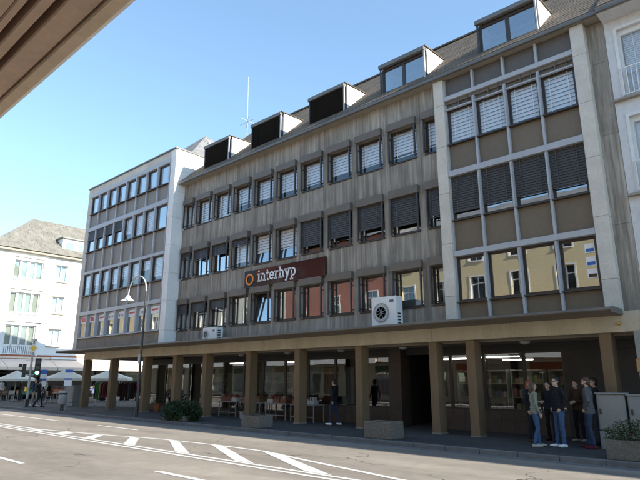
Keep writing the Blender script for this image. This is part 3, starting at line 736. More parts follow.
B().box(-70, WX - .36, wy0, wy0 + .3, PZ, 13.8).box(-70, WX - .36, wy1 - .3, wy1, PZ, 13.8).box(-70, -69.7, wy0 + .3, wy1 - .3, PZ, 13.8).build('rear_wall', 'render_white', WH)
for (a, c, z0, z1) in loggia + small[3:]:
    fr = B().box(WX + .003, WX + .10, a - .35, a - .16, z0 - .1, z1 + .3).box(WX + .003, WX + .10, c + .16, c + .35, z0 - .1, z1 + .3).box(WX + .003, WX + .16, a - .35, c + .35, z1 + .3, z1 + .46).build('window', 'render_white', WH)
    B().box(WX - .5, WX - .36, a - .1, c + .1, z0, z1 + .1).build('loggia_wall', 'pale_render', fr)
    n = 4; wq = (c - a) / n
    for q in range(n):
        y0 = a + q * wq
        B().box(WX - .30, WX - .22, y0 + .0, y0 + .10, z0 + .95, z1).box(WX - .30, WX - .22, y0 + wq - .10, y0 + wq, z0 + .95, z1).box(WX - .30, WX - .22, y0 + .1, y0 + wq - .1, z1 - .12, z1).build('window_frame', 'white_paint', fr)
        B().box(WX - .27, WX - .26, y0 + .1, y0 + wq - .1, z0 + .95, z1 - .12).build('pane', 'house_glass', fr)
        if q not in (0, 3): B().box(WX - .335, WX - .32, y0 + .12, y0 + wq - .12, z0 + .95, z1 - .1).build('curtain', 'paper_white', fr)
        B().box(WX - .35 + .003, WX - .15, y0 + .02, y0 + wq - .02, z0 + .78, z0 + .93).build('balustrade', 'render_white', fr); B().box(WX - .34, WX - .2, y0 + .02, y0 + wq - .02, z0 + .0, z0 + .12).build('balustrade_foot', 'render_white', fr)
        for k in range(4): inst('baluster', 'whb', lambda: B().box(-.05, .05, -.05, .05, 0, .66), 'render_white', fr, (WX - .24, y0 + wq * (k + .5) / 4, z0 + .12))
for (a, c, z0, z1) in small[:3]:
    fr = B().box(WX + .003, WX + .05, a - .12, c + .12, z1, z1 + .1).box(WX + .003, WX + .12, a - .1, c + .1, z0 - .1, z0 - .003).build('window', 'ledge_stone', WH)
    B().box(WX - .22, WX - .14, a, a + .08, z0, z1).box(WX - .22, WX - .14, c - .08, c, z0, z1).box(WX - .22, WX - .14, a + .08, c - .08, z1 - .1, z1).box(WX - .22, WX - .14, a + .08, c - .08, z0, z0 + .08).box(WX - .22, WX - .14, (a + c) / 2 - .05, (a + c) / 2 + .05, z0 + .08, z1 - .1).build('window_frame', 'white_paint', fr)
    B().box(WX - .19, WX - .18, a + .08, c - .08, z0 + .08, z1 - .1).build('pane', 'house_glass', fr)
    B().box(WX - .33, WX - .31, a - .1, c + .1, z0 - .1, z1 + .1).build('curtain', 'paper_white', fr)
# cornice and hip roof
B().box(-70.4, WX + .45, wy0 - .4, wy1 + .4, 13.80, 13.93).box(-70.3, WX + .32, wy0 - .3, wy1 + .3, 13.93, 14.05).build('cornice', 'ledge_stone', WH)
ex0, ex1, ey0, ey1, ez = -70.4, WX + .45, wy0 - .4, wy1 + .4, 14.06
rx = -62.5; rzz = 19.1; ry0, ry1 = 21.6, 30.5
b = B(); b.face([(ex1, ey0, ez), (ex1, ey1, ez), (rx, ry1, rzz), (rx, ry0, rzz)]).face([(ex0, ey0, ez), (ex1, ey0, ez), (rx, ry0, rzz)]).face([(ex0, ey0, ez), (rx, ry0, rzz), (rx, ry1, rzz), (ex0, ey1, ez)]).face([(ex0, ey1, ez), (rx, ry1, rzz), (ex1, ey1, ez)])
b.build('hip_roof', 'slate_sand', WH)
b = B(); random.seed(3)
for q in range(24):
    t = q / 24; t2 = (q + 1.25) / 24; t2 = min(t2, 1)
    xa, xb = ex1 + (rx - ex1) * t, ex1 + (rx - ex1) * t2; za, zb = ez + (rzz - ez) * t, ez + (rzz - ez) * t2
    y = ey0 + (ry0 - ey0) * t + .05; ye = 31
    while y < ye:
        w = random.uniform(.4, .7); h = random.uniform(.025, .055)
        b.face([(xa, y, za + h), (xa, min(y + w - .02, ye), za + h), (xb, min(y + w - .02, ye), zb + .012), (xb, y, zb + .012)])
        b.face([(xa, y, za), (xa, min(y + w - .02, ye), za), (xa, min(y + w - .02, ye), za + h), (xa, y, za + h)]); y += w
b.build('roof_slates', 'slate_sand', WH, kind='stuff')
dm = B().box(-60.5, WX - .9, 22.75, 25.6, 14.2, 16.15).build('dormer', 'render_white', WH)
B().box(WX - .89, WX - .84, 22.95, 24.0, 14.75, 15.85).box(WX - .89, WX - .84, 24.3, 25.4, 14.75, 15.85).build('window_frame', 'white_paint', dm)
for y0 in (23.03, 24.38): B().box(WX - .84 + .002, WX - .83, y0, y0 + .9, 14.83, 15.77).build('pane', 'house_glass', dm)
B().box(-61, WX - .7, 22.6, 25.75, 16.153, 16.28).build('dormer_roof', 'zinc', dm)
# ground floor shops with awnings
B().box(WX - .32, WX - .3, wy0, wy1, 3.05, 3.30).box(WX - .1, WX + .05, wy0, wy1, 3.3, 3.32).build('shop_lintel', 'maroon_and_mirrored_red', WH)
for y in (16.1, 18.9, 21.7, 24.5, 27.3, 30.1, 33, 35.6): B().box(WX - .35, WX, y, y + .4, PZ, 3.29).build('shop_pier', 'dark_wall', WH)
b = B().face([(WX - 5, wy0 + .3, PZ), (WX - 5, wy1 - .3, PZ), (WX - 5, wy1 - .3, 3.3), (WX - 5, wy0 + .3, 3.3)]).face([(WX - 5, wy0 + .3, 3.29), (WX - .4, wy0 + .3, 3.29), (WX - .4, wy1 - .3, 3.29), (WX - 5, wy1 - .3, 3.29)]); b.build('shop_interior', 'dark_wall', WH)
for k, y in enumerate((16.5, 19.3, 22.1, 24.9, 27.7, 30.5)):
    fr = B().box(WX - .28, WX - .22, y, y + .06, PZ, 3.05).box(WX - .28, WX - .22, y + 2.34, y + 2.4, PZ, 3.05).box(WX - .28, WX - .22, y + .06, y + 2.34, 2.4, 2.46).build('shop_window', 'dark_metal', WH)
    B().box(WX - .26, WX - .25, y + .06, y + 2.34, PZ, 3.05).build('pane', 'dim_glass', fr)
awn = []
for k, (y0, y1) in enumerate(((11.5, 18.0), (18.05, 22.4), (22.45, 26.6), (26.65, 31.5))):
    if k == 0: y0 = 16.2
    nm = ('leftmost grey shop awning above the dark windows of the white house', 'grey shop awning behind the traffic light', 'grey shop awning behind the first arcade column', 'grey shop awning seen between the arcade columns')[k]
    t = thing('awning', (WX, (y0 + y1) / 2, 3.0), nm, 'awning', 'grey awnings along the white house')
    b = B(); n = 8
    b.hexa([(WX + .06, y0, 3.72), (WX + .06, y1, 3.72), (WX + 2.2, y1, 2.92), (WX + 2.2, y0, 2.92)], [(WX + .06, y0, 3.75), (WX + .06, y1, 3.75), (WX + 2.2, y1, 2.95), (WX + 2.2, y0, 2.95)])
    b.build('cloth', 'awning_cloth', t)
    B().box(WX + 2.2, WX + 2.22, y0, y1, 2.68, 2.94).build('valance', 'awning_cloth', t)
    B().box(WX + .01, WX + .22, y0, y1, 3.76, 3.94).build('housing', 'render_white' if k != 1 else 'awning_cloth', t)
    for yy in (y0 + .25, y1 - .25): B().tube([(WX + .05, yy, 3.0), (WX + 1.2, yy, 2.98), (WX + 2.18, yy, 2.9)], .025).build('arm', 'steel', t)
B().box(WX + .005, WX + .06, wy0, wy1, 3.96, 4.12).build('fascia_strip', 'terracotta', WH)
# a paler block further off, left of the white house
PB = thing('pale_block', (-80, 10, PZ), 'pale flat-roofed block at the left edge behind the white house roof', 'building')
B().box(-92, -76, 4, 21.5, PZ, 18.6).build('wall', 'render_white', PB); B().box(-92.2, -75.8, 3.8, 21.7, 18.61, 18.8).build('roof_edge', 'ledge_stone', PB)
# ================================================================ OPPOSITE SIDE OF THE STREET (camera side; seen overhead and in the glass)
def opposite(name, label, x0, x1, h, wall, roofm, wins, y=-4.0, rh=3.0, canopy_=False):
    t = thing(name, ((x0 + x1) / 2, y, PZ), label, 'building')
    hs = []
    n = max(2, int((x1 - x0) / wins)); st = (x1 - x0) / n
    for i in range(n):
        c = x0 + (i + .5) * st
        for z in (4.6, 7.6, 10.6):
            if z + 1.9 < h: hs.append((c - .6, c + .6, z, z + 1.75))
    wallholes(x0 + .01, x1 - .01, PZ, h, y - .35, y, hs, t, 'wall', wall)
    B().box(x0 + .01, x1 - .01, y - 10, y - 9.7, PZ, h).box(x0 + .01, x0 + .3, y - 9.69, y - .36, PZ, h).box(x1 - .3, x1 - .01, y - 9.69, y - .36, PZ, h).build('rear_wall', wall, t)
    B().box(x0 + .4, x1 - .4, y + .003, y + .12, PZ, 3.45).build('shopfront', 'pale_render', t)
    if canopy_:
        B().box(x0 + .02, x1 - .02, y + .003, 1.04, 3.2, 3.45).build('canopy_slab', 'timber', t); B().box(x0 + .02, x1 - .02, 1.041, 1.08, 3.12, 3.5).build('fascia', 'render_white', t)
    xq = x0 + .8; rq = random.Random(int(-x0))
    while xq < x1 - 3:
        wq_ = rq.uniform(1.6, 3.2); B().box(xq, xq + wq_, y + .125, y + .2, 2.5, 3.05).build('shop_board', rq.choice(['goods_green', 'goods_white', 'sign_blue', 'goods_white', 'terracotta', 'goods_yellow']), t)
        B().box(xq + .1, xq + wq_ - .1, y + .123, y + .16, .5, 2.4).build('shop_pane', 'shop_glass', t); xq += wq_ + rq.uniform(.3, 1.2)
    b = B(); b.face([(x0, y + .35, h), (x1, y + .35, h), (x1, y - 5, h + rh), (x0, y - 5, h + rh)]).face([(x0, y - 10.3, h), (x1, y - 10.3, h), (x1, y - 5, h + rh), (x0, y - 5, h + rh)]).face([(x0, y + .35, h), (x0, y - 10.3, h), (x0, y - 5, h + rh)]).face([(x1, y + .35, h), (x1, y - 10.3, h), (x1, y - 5, h + rh)])
    b.build('roof', roofm, t)
    for (a, c, z0, z1) in hs:
        L = ((a + c) / 2, y, z0)
        fr = inst('window', 'ow', lambda: B().box(-.70, -.6, .002, .03, -.1, 1.85).box(.6, .70, .002, .03, -.1, 1.85).box(-.6, .6, .002, .03, 1.75, 1.85).box(-.6, .6, .002, .08, -.1, 0).box(-.6, -.52, -.2, -.12, 0, 1.75).box(.52, .6, -.2, -.12, 0, 1.75).box(-.04, .04, -.2, -.12, 0, 1.75).box(-.52, -.04, -.2, -.12, 1.2, 1.27).box(.04, .52, -.2, -.12, 1.2, 1.27), 'white_paint', t, L)
        inst('pane', 'owp', lambda: B().box(-.52, .52, -.17, -.16, 0, 1.75), 'house_glass', fr, L)
        inst('room_wall', 'owr', lambda: B().box(-.6, .6, -1.2, -1.18, -.2, 1.9), 'dark_wall', fr, L)
    return t
OA = opposite('cream_house', 'cream house behind the camera whose wooden canopy crosses the upper left corner', -26.5, 12, 13.2, 'cream_render', 'slate_grey', 3.1)
opposite('red_house', 'brick-red rendered house mirrored in the office windows below the sign', -39.5, -26.5, 14.4, 'red_render', 'slate_grey', 4.2, canopy_=True)
opposite('ochre_house', 'pale ochre house mirrored in the windows left of the sign', -63, -39.5, 12.2, 'pale_render', 'orange_tile', 3.6, canopy_=True)
opposite('long_house', 'pale cream house mirrored in the corner block windows', -100, -63, 12.6, 'cream_render', 'slate_grey', 3.6, canopy_=True)
# the canopy overhead
cz = 3.20; s_ = (cz - 1.85) / 1.35
CX = (-26.4, 11.9)
for nm, y0, y1, dz, mt in (('edge_board', .752, .81, 0, 'pale_timber'), ('soffit_board', .655, .749, .014, 'timber'), ('soffit_board', .588, .632, .022, 'timber'), ('soffit_board', .535, .566, .03, 'timber')):
    B().box(*CX, y0 * s_, y1 * s_, cz + dz, cz + .12).build(nm, mt, OA, bevel=.006)
for k in range(14):
    y1 = .53 - k * .26; B().box(*CX, (y1 - .25) * s_, y1 * s_, cz + .03, cz + .12).build('soffit_board', 'timber', OA)
B().box(*CX, -3.99, .80 * s_, cz + .121, cz + .5).build('canopy_roof', 'timber', OA)
B().box(*CX, .801 * s_, .83 * s_, cz + .02, cz + .45).build('fascia', 'render_white', OA)
# ================================================================ THINGS ON THE FACADE
def ribbon(b, pts, w, y0, y1):
    P = [Vector(p) for p in pts]; L = []; Rr = []
    for k, p in enumerate(P):
        d0 = (P[k] - P[k - 1]).normalized() if k else (P[1] - P[0]).normalized(); d1 = (P[k + 1] - P[k]).normalized() if k < len(P) - 1 else d0
        n0 = Vector((-d0.y, d0.x)); n1 = Vector((-d1.y, d1.x)); n = (n0 + n1).normalized(); s = w / 2 / max(.5, n.dot(n0))
        L.append(p + n * s); Rr.append(p - n * s)
    for k in range(len(P) - 1):
        q = [L[k], L[k + 1], Rr[k + 1], Rr[k]]
        b.hexa([(v.x, y0, v.y) for v in q], [(v.x, y1, v.y) for v in q])
def arc(cx, cy, rx, ry, a0, a1, n=10): return [(cx + rx * math.cos(R(a0 + (a1 - a0) * k / n)), cy + ry * math.sin(R(a0 + (a1 - a0) * k / n))) for k in range(n + 1)]
S_ = .20
LET = {
 'i': (.52, [[(.26, 0), (.26, 1)], [(.02, .06), (.5, .06)], [(.04, .94), (.3, .94)], [(.26, 1.2), (.26, 1.42)]]),
 'n': (1.02, [[(.26, 0), (.26, 1)], [(.02, .06), (.48, .06)], [(.04, .94), (.3, .94)], arc(.52, .62, .26, .29, 180, 0) + [(.78, 0)], [(.58, .06), (1.0, .06)]]),
 't': (.66, [[(.28, 1.32), (.28, .25)] + arc(.46, .26, .18, .19, 180, 300, 6), [(.03, .94), (.6, .94)]]),
 'e': (.90, [arc(.44, .5, .36, .42, 0, 318, 16), [(.1, .5), (.82, .5)]]),
 'r': (.76, [[(.26, 0), (.26, 1)], [(.02, .06), (.52, .06)], [(.04, .94), (.3, .94)], arc(.56, .58, .28, .33, 170, 60, 6)]),
 'h': (1.02, [[(.26, 0), (.26, 1.42)], [(.02, .06), (.48, .06)], [(.04, 1.36), (.3, 1.36)], arc(.52, .62, .26, .29, 180, 0) + [(.78, 0)], [(.58, .06), (1.0, .06)]]),
 'y': (.96, [[(.16, .98), (.49, .1)], [(.82, .98), (.36, -.36)], [(.0, .94), (.36, .94)], [(.62, .94), (.98, .94)], [(.14, -.36), (.46, -.36)]]),
 'p': (1.0, [[(.26, 1), (.26, -.42)], [(.02, -.36), (.52, -.36)], [(.04, .94), (.3, .94)], arc(.5, .5, .36, .42, 150, -150, 14)]),
}
SG = thing('shop_sign', (-17.65, 16.8, 6.1), 'long dark glossy fascia sign reading interhyp with an orange ring', 'sign')
B().box(-20.28, -15.04, 16.87, 16.985, 6.08, 6.93).build('panel', ['maroon_and_mirrored_red'], SG, bevel=.01)
B().box(-19.46, -15.03, 16.858, 16.869, 6.085, 6.925).build('mirrored_red_face', 'maroon_and_mirrored_red', SG)  # black gloss panel tinted red to stand for the mirrored red house
B().box(-20.29, -19.475, 16.858, 16.869, 6.085, 6.925).build('logo_tile', 'sign_black', SG)
B().lathe((-19.88, 16.853, 6.50), [(.20, .004), (.20, -.03), (.275, -.03), (.275, .004), (.20, .004)], 28, axis='Y').build('orange_ring', 'orange', SG)
x = -19.32; hx = .37
tw = sum(LET[c][0] for c in 'interhyp'); fx = (2.56) / tw
for c in 'interhyp':
    wd, st = LET[c]; b = B()
    for pts in st: ribbon(b, [(x + px * fx, 6.33 + py * hx) for px, py in pts], .066, 16.83, 16.856)
    b.build('letter', 'letter_white', SG); x += wd * fx
def ac_unit(x0, x1, z0, z1, yf, label, name='air_conditioner'):
    t = thing(name, ((x0 + x1) / 2, yf, z0), label, 'air conditioner', 'air conditioners on the arcade canopy')
    d = .42; h = z1 - z0; r = h * .30; cx = x0 + h * .40; czz = z0 + h * .48
    B().box(x0, x1, yf, yf + d, z0 + .04, z1).build('case', 'white_paint', t, bevel=.012)
    B().lathe((cx, yf, czz), [(r + .03, -.001), (r + .03, -.02), (r, -.02), (r, -.001)], 28, axis='Y').build('fan_ring', 'grey_paint', t)
    B().lathe((cx, yf, czz), [(r, -.002), (r, -.006), (0, -.006)], 28, axis='Y').build('fan_shadow', 'black', t)
    b = B()
    for k in range(3): b.lathe((cx, yf - .018, czz), [(r * (k + 1) / 3.2 - .006, -.004), (r * (k + 1) / 3.2 + .006, -.004), (r * (k + 1) / 3.2 + .006, .004), (r * (k + 1) / 3.2 - .006, .004)], 24, axis='Y')
    for k in range(4):
        a = math.pi * k / 4 + .4; b.tube([(cx - r * math.cos(a), yf - .02, czz - r * math.sin(a)), (cx + r * math.cos(a), yf - .02, czz + r * math.sin(a))], .008, 5)
    b.build('fan_grille', 'grey_paint', t)
    B().box(x1 - .28, x1 - .10, yf - .004, yf - .0005, z1 - .22, z1 - .13).build('badge', 'goods_blue', t)
    for k in range(4): B().box(x1 + .0005, x1 + .02, yf + .10, yf + .26, z0 + .12 + k * .11, z0 + .17 + k * .11).build('side_vent', 'black', t)
    for xx in (x0 + .08, x1 - .14): B().box(xx, xx + .06, yf + .02, yf + d - .02, z0, z0 + .04).build('foot', 'dark_metal', t)
ac_unit(-12.22, -11.12, 3.68, 4.79, 16.28, 'large white air conditioner with a round fan on the canopy below the first-floor windows')
ac_unit(-22.62, -21.55, 3.68, 4.32, 16.25, 'small pale air conditioner on the canopy near the white end wall')
AN = thing('roof_antenna', (-26.8, 22, 17.8), 'thin roof antenna mast with small cross arms above the dormers', 'antenna')
B().tube([(-26.75, 22, 17.0), (-26.77, 22, 19.6), (-26.82, 22, 22.5)], [.03, .022, .012], 6).build('mast', 'grey_paint', AN)
B().tube([(-27.5, 22, 19.0), (-26.1, 22, 19.0)], .02, 6).tube([(-26.77, 21.4, 19.1), (-26.77, 22.6, 19.1)], .02, 6).tube([(-27.2, 22.3, 18.85), (-26.3, 21.7, 19.2)], .02, 6).build('cross_arm', 'grey_paint', AN)
# ================================================================ STREET FURNITURE
LP = thing('street_lamp', (-24.85, 14.28, PZ), 'tall grey street lamp with a curved arm and bell shade', 'street lamp')
B().tube([(-24.85, 14.28, PZ), (-24.85, 14.28, 1.2)], [.085, .08], 12).build('base', 'dark_metal', LP, smooth=True)
B().tube([(-24.85, 14.28, 1.2), (-24.85, 14.28, 6.2)], [.06, .045], 12).build('pole', 'dark_metal', LP, smooth=True)
ap = [(-25.72 + .87 * math.cos(R(a)), 14.28, 6.2 + .84 * math.sin(R(a))) for a in range(0, 181, 15)] + [(-26.59, 14.28, 6.05)]
B().tube(ap, .036, 10).build('arm', 'grey_paint', LP, smooth=True)
B().lathe((-26.59, 14.28, 5.98), [(.05, .16), (.09, .10), (.14, .02), (.30, -.10), (.42, -.17), (.40, -.18), (.28, -.12), (.1, -.02)], 24).build('shade', 'white_paint', LP, smooth=True)
B().ball((-26.59, 14.28, 5.88), .09).build('bulb', 'paper_white', LP, smooth=True)
B().box(-24.92, -24.78, 14.175, 14.21, 2.6, 3.05).build('sticker_plate', 'grey_paint', LP)
TL = thing('traffic_light', (-39.0, 14.5, PZ), 'traffic light showing green on a grey post with a yellow priority diamond above', 'traffic light')
TX, TY = -39.0, 14.5
B().tube([(TX, TY, PZ), (TX, TY, 4.45)], .07, 10).build('post', 'grey_paint', TL, smooth=True)
B().box(TX - .1, TX + .1, TY - .1, TY + .1, PZ, .6).build('post_foot', 'dark_metal', TL)
dv = Vector((39, -14.5, 0)).normalized(); sd = Vector((-dv.y, dv.x, 0))
def disc(b, c, r, d, n=18, t=.03, m=0):
    c = Vector(c); a = Vector((-d.y, d.x, 0)).normalized(); u = Vector((0, 0, 1))
    b.hexa([tuple(c + (a * math.cos(2 * math.pi * k / n) + u * math.sin(2 * math.pi * k / n)) * r) for k in range(n)], [tuple(c + d * t + (a * math.cos(2 * math.pi * k / n) + u * math.sin(2 * math.pi * k / n)) * r) for k in range(n)], m)
hc = Vector((TX, TY, 0)) + sd * .40
def obox(b, c, d, w, dep, z0, z1, m=0):
    a = Vector((-d.y, d.x, 0)).normalized(); c = Vector(c)
    pts = [c + a * w / 2 + d * dep / 2, c - a * w / 2 + d * dep / 2, c - a * w / 2 - d * dep / 2, c + a * w / 2 - d * dep / 2]
    b.hexa([(p.x, p.y, z0) for p in pts], [(p.x, p.y, z1) for p in pts], m)
b = B(); obox(b, hc, dv, .36, .26, 2.05, 3.22); hd = b.build('signal_head', 'black', TL, bevel=.02)
for z, mt in ((2.28, 'signal_green'), (2.64, 'lens_dark'), (2.99, 'lens_dark')):
    b = B(); disc(b, hc + dv * .131 + Vector((0, 0, z)), .12, dv, t=.02); b.build('lens', mt, hd)
    b = B()
    for k in range(8):
        a0, a1 = math.pi * k / 8, math.pi * (k + 1) / 8
        p = [hc + dv * e + sd * (.14 * math.cos(a)) + Vector((0, 0, z + .14 * math.sin(a))) for a, e in ((a0, .132), (a1, .132), (a1, .28), (a0, .28))]
        b.face(p)
    b.build('visor', 'black', hd)
b = B(); obox(b, Vector((TX, TY, 0)) - sd * .38, sd * -1, .30, .22, 2.0, 2.85); b.build('side_signal_head', 'black', TL, bevel=.02)
b = B(); obox(b, Vector((TX, TY, 0)) - sd * .62, dv, .22, .2, 2.62, 2.85); b.build('side_visor', 'black', TL)
for z in (2.15, 3.05): B().tube([Vector((TX, TY, z)) - sd * .35, Vector((TX, TY, z)) + sd * .35], .03, 6).build('bracket', 'grey_paint', TL)
c = Vector((TX, TY, 3.86)) + dv * .09; b = B()
def diamond(b, c, d, r, t):
    a = Vector((-d.y, d.x, 0)).normalized(); u = Vector((0, 0, 1)); P = [c + a * r, c + u * r, c - a * r, c - u * r]; b.hexa([tuple(p) for p in P], [tuple(p + d * t) for p in P])
diamond(b, c, dv, .29, .02); s1 = b.build('priority_sign', 'paper_white', TL)
b = B(); diamond(b, c + dv * .021, dv, .21, .006); b.build('sign_face', 'sign_yellow', s1)
B().box(TX - .3, TX + .28, TY - .08, TY + .08, 4.32, 4.5).build('camera_box', 'grey_paint', TL)
B().box(TX - .06, TX + .1, TY - .2, TY - .06, 1.1, 1.35).build('push_button', 'sign_yellow', TL)
def sign_post(x, y, h, label, stripes):
    t = thing('parking_sign', (x, y, PZ), label, 'sign', 'narrow blue and white sign posts')
    B().tube([(x, y, PZ), (x, y, h)], .035, 8).build('post', 'grey_paint', t)
    d = Vector((-x, -y, 0)).normalized(); z = h
    for hh, mt in stripes:
        b = B(); obox(b, Vector((x, y, 0)) + d * .05, d, .42, .03, z - hh + .01, z); b.build('sign_plate', mt, t); z -= hh
sign_post(-33.45, 14.62, 2.42, 'blue and white sign post standing behind the grey litter bin', ((.18, 'sign_blue'), (.32, 'paper_white'), (.1, 'sign_blue'), (.36, 'paper_white')))
sign_post(-41.1, 16.2, 2.52, 'blue and white sign post behind the pedestrian near the traffic light', ((.3, 'sign_blue'), (.3, 'paper_white'), (.16, 'sign_blue'), (.4, 'paper_white')))
# litter bin
LB = thing('litter_bin', (-33.3, 14.35, PZ), 'grey oval litter bin on short legs near the kerb', 'bin')
B().lathe((-33.3, 14.35, .42), [(.17, 0), (.22, .06), (.235, .5), (.23, .75), (.2, .80), (0, .80)], 18).build('body', 'bin_grey', LB, smooth=True)
B().lathe((-33.3, 14.35, 1.0), [(.243, 0), (.243, .09)], 18).build('opening_band', 'black', LB)
for s in (-1, 1): B().box(-33.3 + s * .12 - .03, -33.3 + s * .12 + .03, 14.32, 14.38, PZ, .45).build('leg', 'black', LB)
# cabinets
def cabinet(x0, x1, y0, y1, h, label, name='utility_cabinet', zs=.45):
    t = thing(name, ((x0 + x1) / 2, y0, PZ), label, 'cabinet', 'grey street cabinets')
    B().box(x0, x1, y0, y1, PZ, PZ + zs).build('base', 'cabinet_grey', t, bevel=.01)
    B().box(x0 + .005, x1 - .005, y0 + .005, y1, PZ + zs + .018, PZ + h).build('body', 'cabinet_grey', t, bevel=.012)
    B().box(x0 + .03, x1 - .03, y0 - .010, y0 + .0, PZ + zs + .05, PZ + h - .05).build('door', 'cabinet_grey', t, bevel=.006)
    B().box(x0 - .02, x1 + .02, y0 - .03, y1 + .02, PZ + h + .002, PZ + h + .035).build('lid', 'cabinet_grey', t, bevel=.006)
    B().box(x0 + .07, x0 + .11, y0 - .045, y0 - .011, PZ + zs + .42, PZ + zs + .55).build('handle', 'dark_metal', t)
cabinet(-4.66, -3.97, 15.86, 16.20, 1.36, 'tall grey utility cabinet right of the group of people')
cabinet(-3.92, -3.2, 15.86, 16.20, 1.33, 'grey utility cabinet cut by the right edge behind the shrub trough')
cabinet(-38.9, -37.9, 17.0, 17.5, 1.28, 'pale grey cabinet by the leftmost arcade column', zs=.2)
# planters
def leaves(b, cx, cy, cz_, rx, ry, rz, n, ls, m=1, droop=0):
    for k in range(n):
        while True:
            p = Vector((random.uniform(-1, 1), random.uniform(-1, 1), random.uniform(-.6, 1)))
            if .35 < p.length < 1 + .18 * noise.noise(p * 3): break
        q = Vector((cx + p.x * rx, cy + p.y * ry, cz_ + p.z * rz))
        d = (p + Vector((random.gauss(0, .5), random.gauss(0, .5), random.gauss(0, .5) - droop))).normalized(); a = d.cross(Vector((random.random(), random.random(), random.random()))).normalized() * ls * .35; d = d * ls * random.uniform(.7, 1.4)
        nn = d.cross(a).normalized() * ls * .12
        b.face([q, q + d * .5 + a + nn, q + d, q + d * .5 - a + nn], m)
def trough(x0, x1, y0, y1, h, label, mat='exposed_aggregate', plant=None, name='concrete_planter'):
    t = thing(name, ((x0 + x1) / 2, y0, PZ), label, 'planter', 'planters along the pavement')
    w = .07
    B().box(x0, x1, y0, y0 + w, PZ, PZ + h).box(x0, x1, y1 - w, y1, PZ, PZ + h).box(x0, x0 + w, y0 + w, y1 - w, PZ, PZ + h).box(x1 - w, x1, y0 + w, y1 - w, PZ, PZ + h).build('trough', mat, t, bevel=.01)
    B().box(x0 + w, x1 - w, y0 + w, y1 - w, PZ, PZ + h - .06).build('soil', 'soil', t)
    if plant:
        n, rz, ls, ex, mts = plant; b = B()
        leaves(b, (x0 + x1) / 2, (y0 + y1) / 2, PZ + h + rz * .25, (x1 - x0) / 2 * ex, (y1 - y0) / 2 * ex, rz, n, ls, 0, .3)
        b.build('foliage', mts[0], t)
        b = B(); random.seed(5)
        for k in range(10):
            px, py = random.uniform(x0 + .1, x1 - .1), random.uniform(y0 + .1, y1 - .1); b.tube([(px, py, PZ + h - .1), (px + random.gauss(0, .1), py + random.gauss(0, .1), PZ + h + rz * .7)], [.012, .005], 5)
        b.build('stems', 'goods_brown', t, kind='stuff')
        if len(mts) > 1:
            b = B(); leaves(b, (x0 + x1) / 2, (y0 + y1) / 2, PZ + h + rz * .3, (x1 - x0) / 2 * ex * 1.02, (y1 - y0) / 2 * ex * 1.02, rz * 1.03, n // 40, ls * .8, 0, 0); b.build('blossom', mts[1], t)
trough(-10.95, -9.95, 14.05, 14.75, .48, 'low exposed-aggregate concrete planter beside the dark entrance')
trough(-16.75, -15.75, 13.98, 14.7, .42, 'low exposed-aggregate planter between two arcade columns with sparse plants', plant=(120, .10, .05, .8, ['leaf']))
trough(-22.2, -20.6, 14.05, 14.95, .22, 'dark bushy shrub overflowing its low planter near the street lamp', plant=(6500, .48, .095, 1.45, ['leaf']))
trough(-4.02, -2.6, 14.0, 14.6, .42, 'shrub trough with pale flowers at the right edge below the cabinets', plant=(2600, .34, .05, 1.1, ['leaf_light', 'petal']))
# parasols
def parasol(x, y, r, label, zt=2.66, ze=1.95):
    t = thing('parasol', (x, y, PZ), label, 'parasol', 'cream parasols in front of the white house')
    B().tube([(x, y, PZ), (x, y, zt)], .03, 8).build('pole', 'grey_paint', t)
    B().lathe((x, y, PZ), [(.35, 0), (.35, .06), (.05, .1)], 16).build('base', 'base_concrete', t)
    b = B(); n = 8
    for k in range(n):
        a0, a1 = 2 * math.pi * k / n + .39, 2 * math.pi * (k + 1) / n + .39
        p = lambda a, rr, z: (x + rr * math.cos(a), y + rr * math.sin(a), z)
        zm = ze + (zt - ze) * .45
        b.face([p(a0, r, ze), p(a1, r, ze), p(a1, r * .5, zm), p(a0, r * .5, zm)]); b.face([p(a0, r * .5, zm), p(a1, r * .5, zm), (x, y, zt)])
        b.face([p(a0, r, ze), p(a1, r, ze), p(a1, r, ze - .18), p(a0, r, ze - .18)])
    b.build('canopy', 'parasol_cloth', t)
    for k in range(n):
        a0 = 2 * math.pi * k / n + .39; B().tube([(x, y, ze + .1), (x + r * .95 * math.cos(a0), y + r * .95 * math.sin(a0), ze)], .012, 5).build('rib', 'steel', t)
parasol(-46, 19.9, 1.75, 'cream parasol left of the first arcade column')
parasol(-46, 23.6, 1.95, 'cream parasol seen between the first arcade columns')
parasol(-51, 17.9, 1.5, 'cream parasol half hidden behind the traffic light post', 2.6, 1.9)
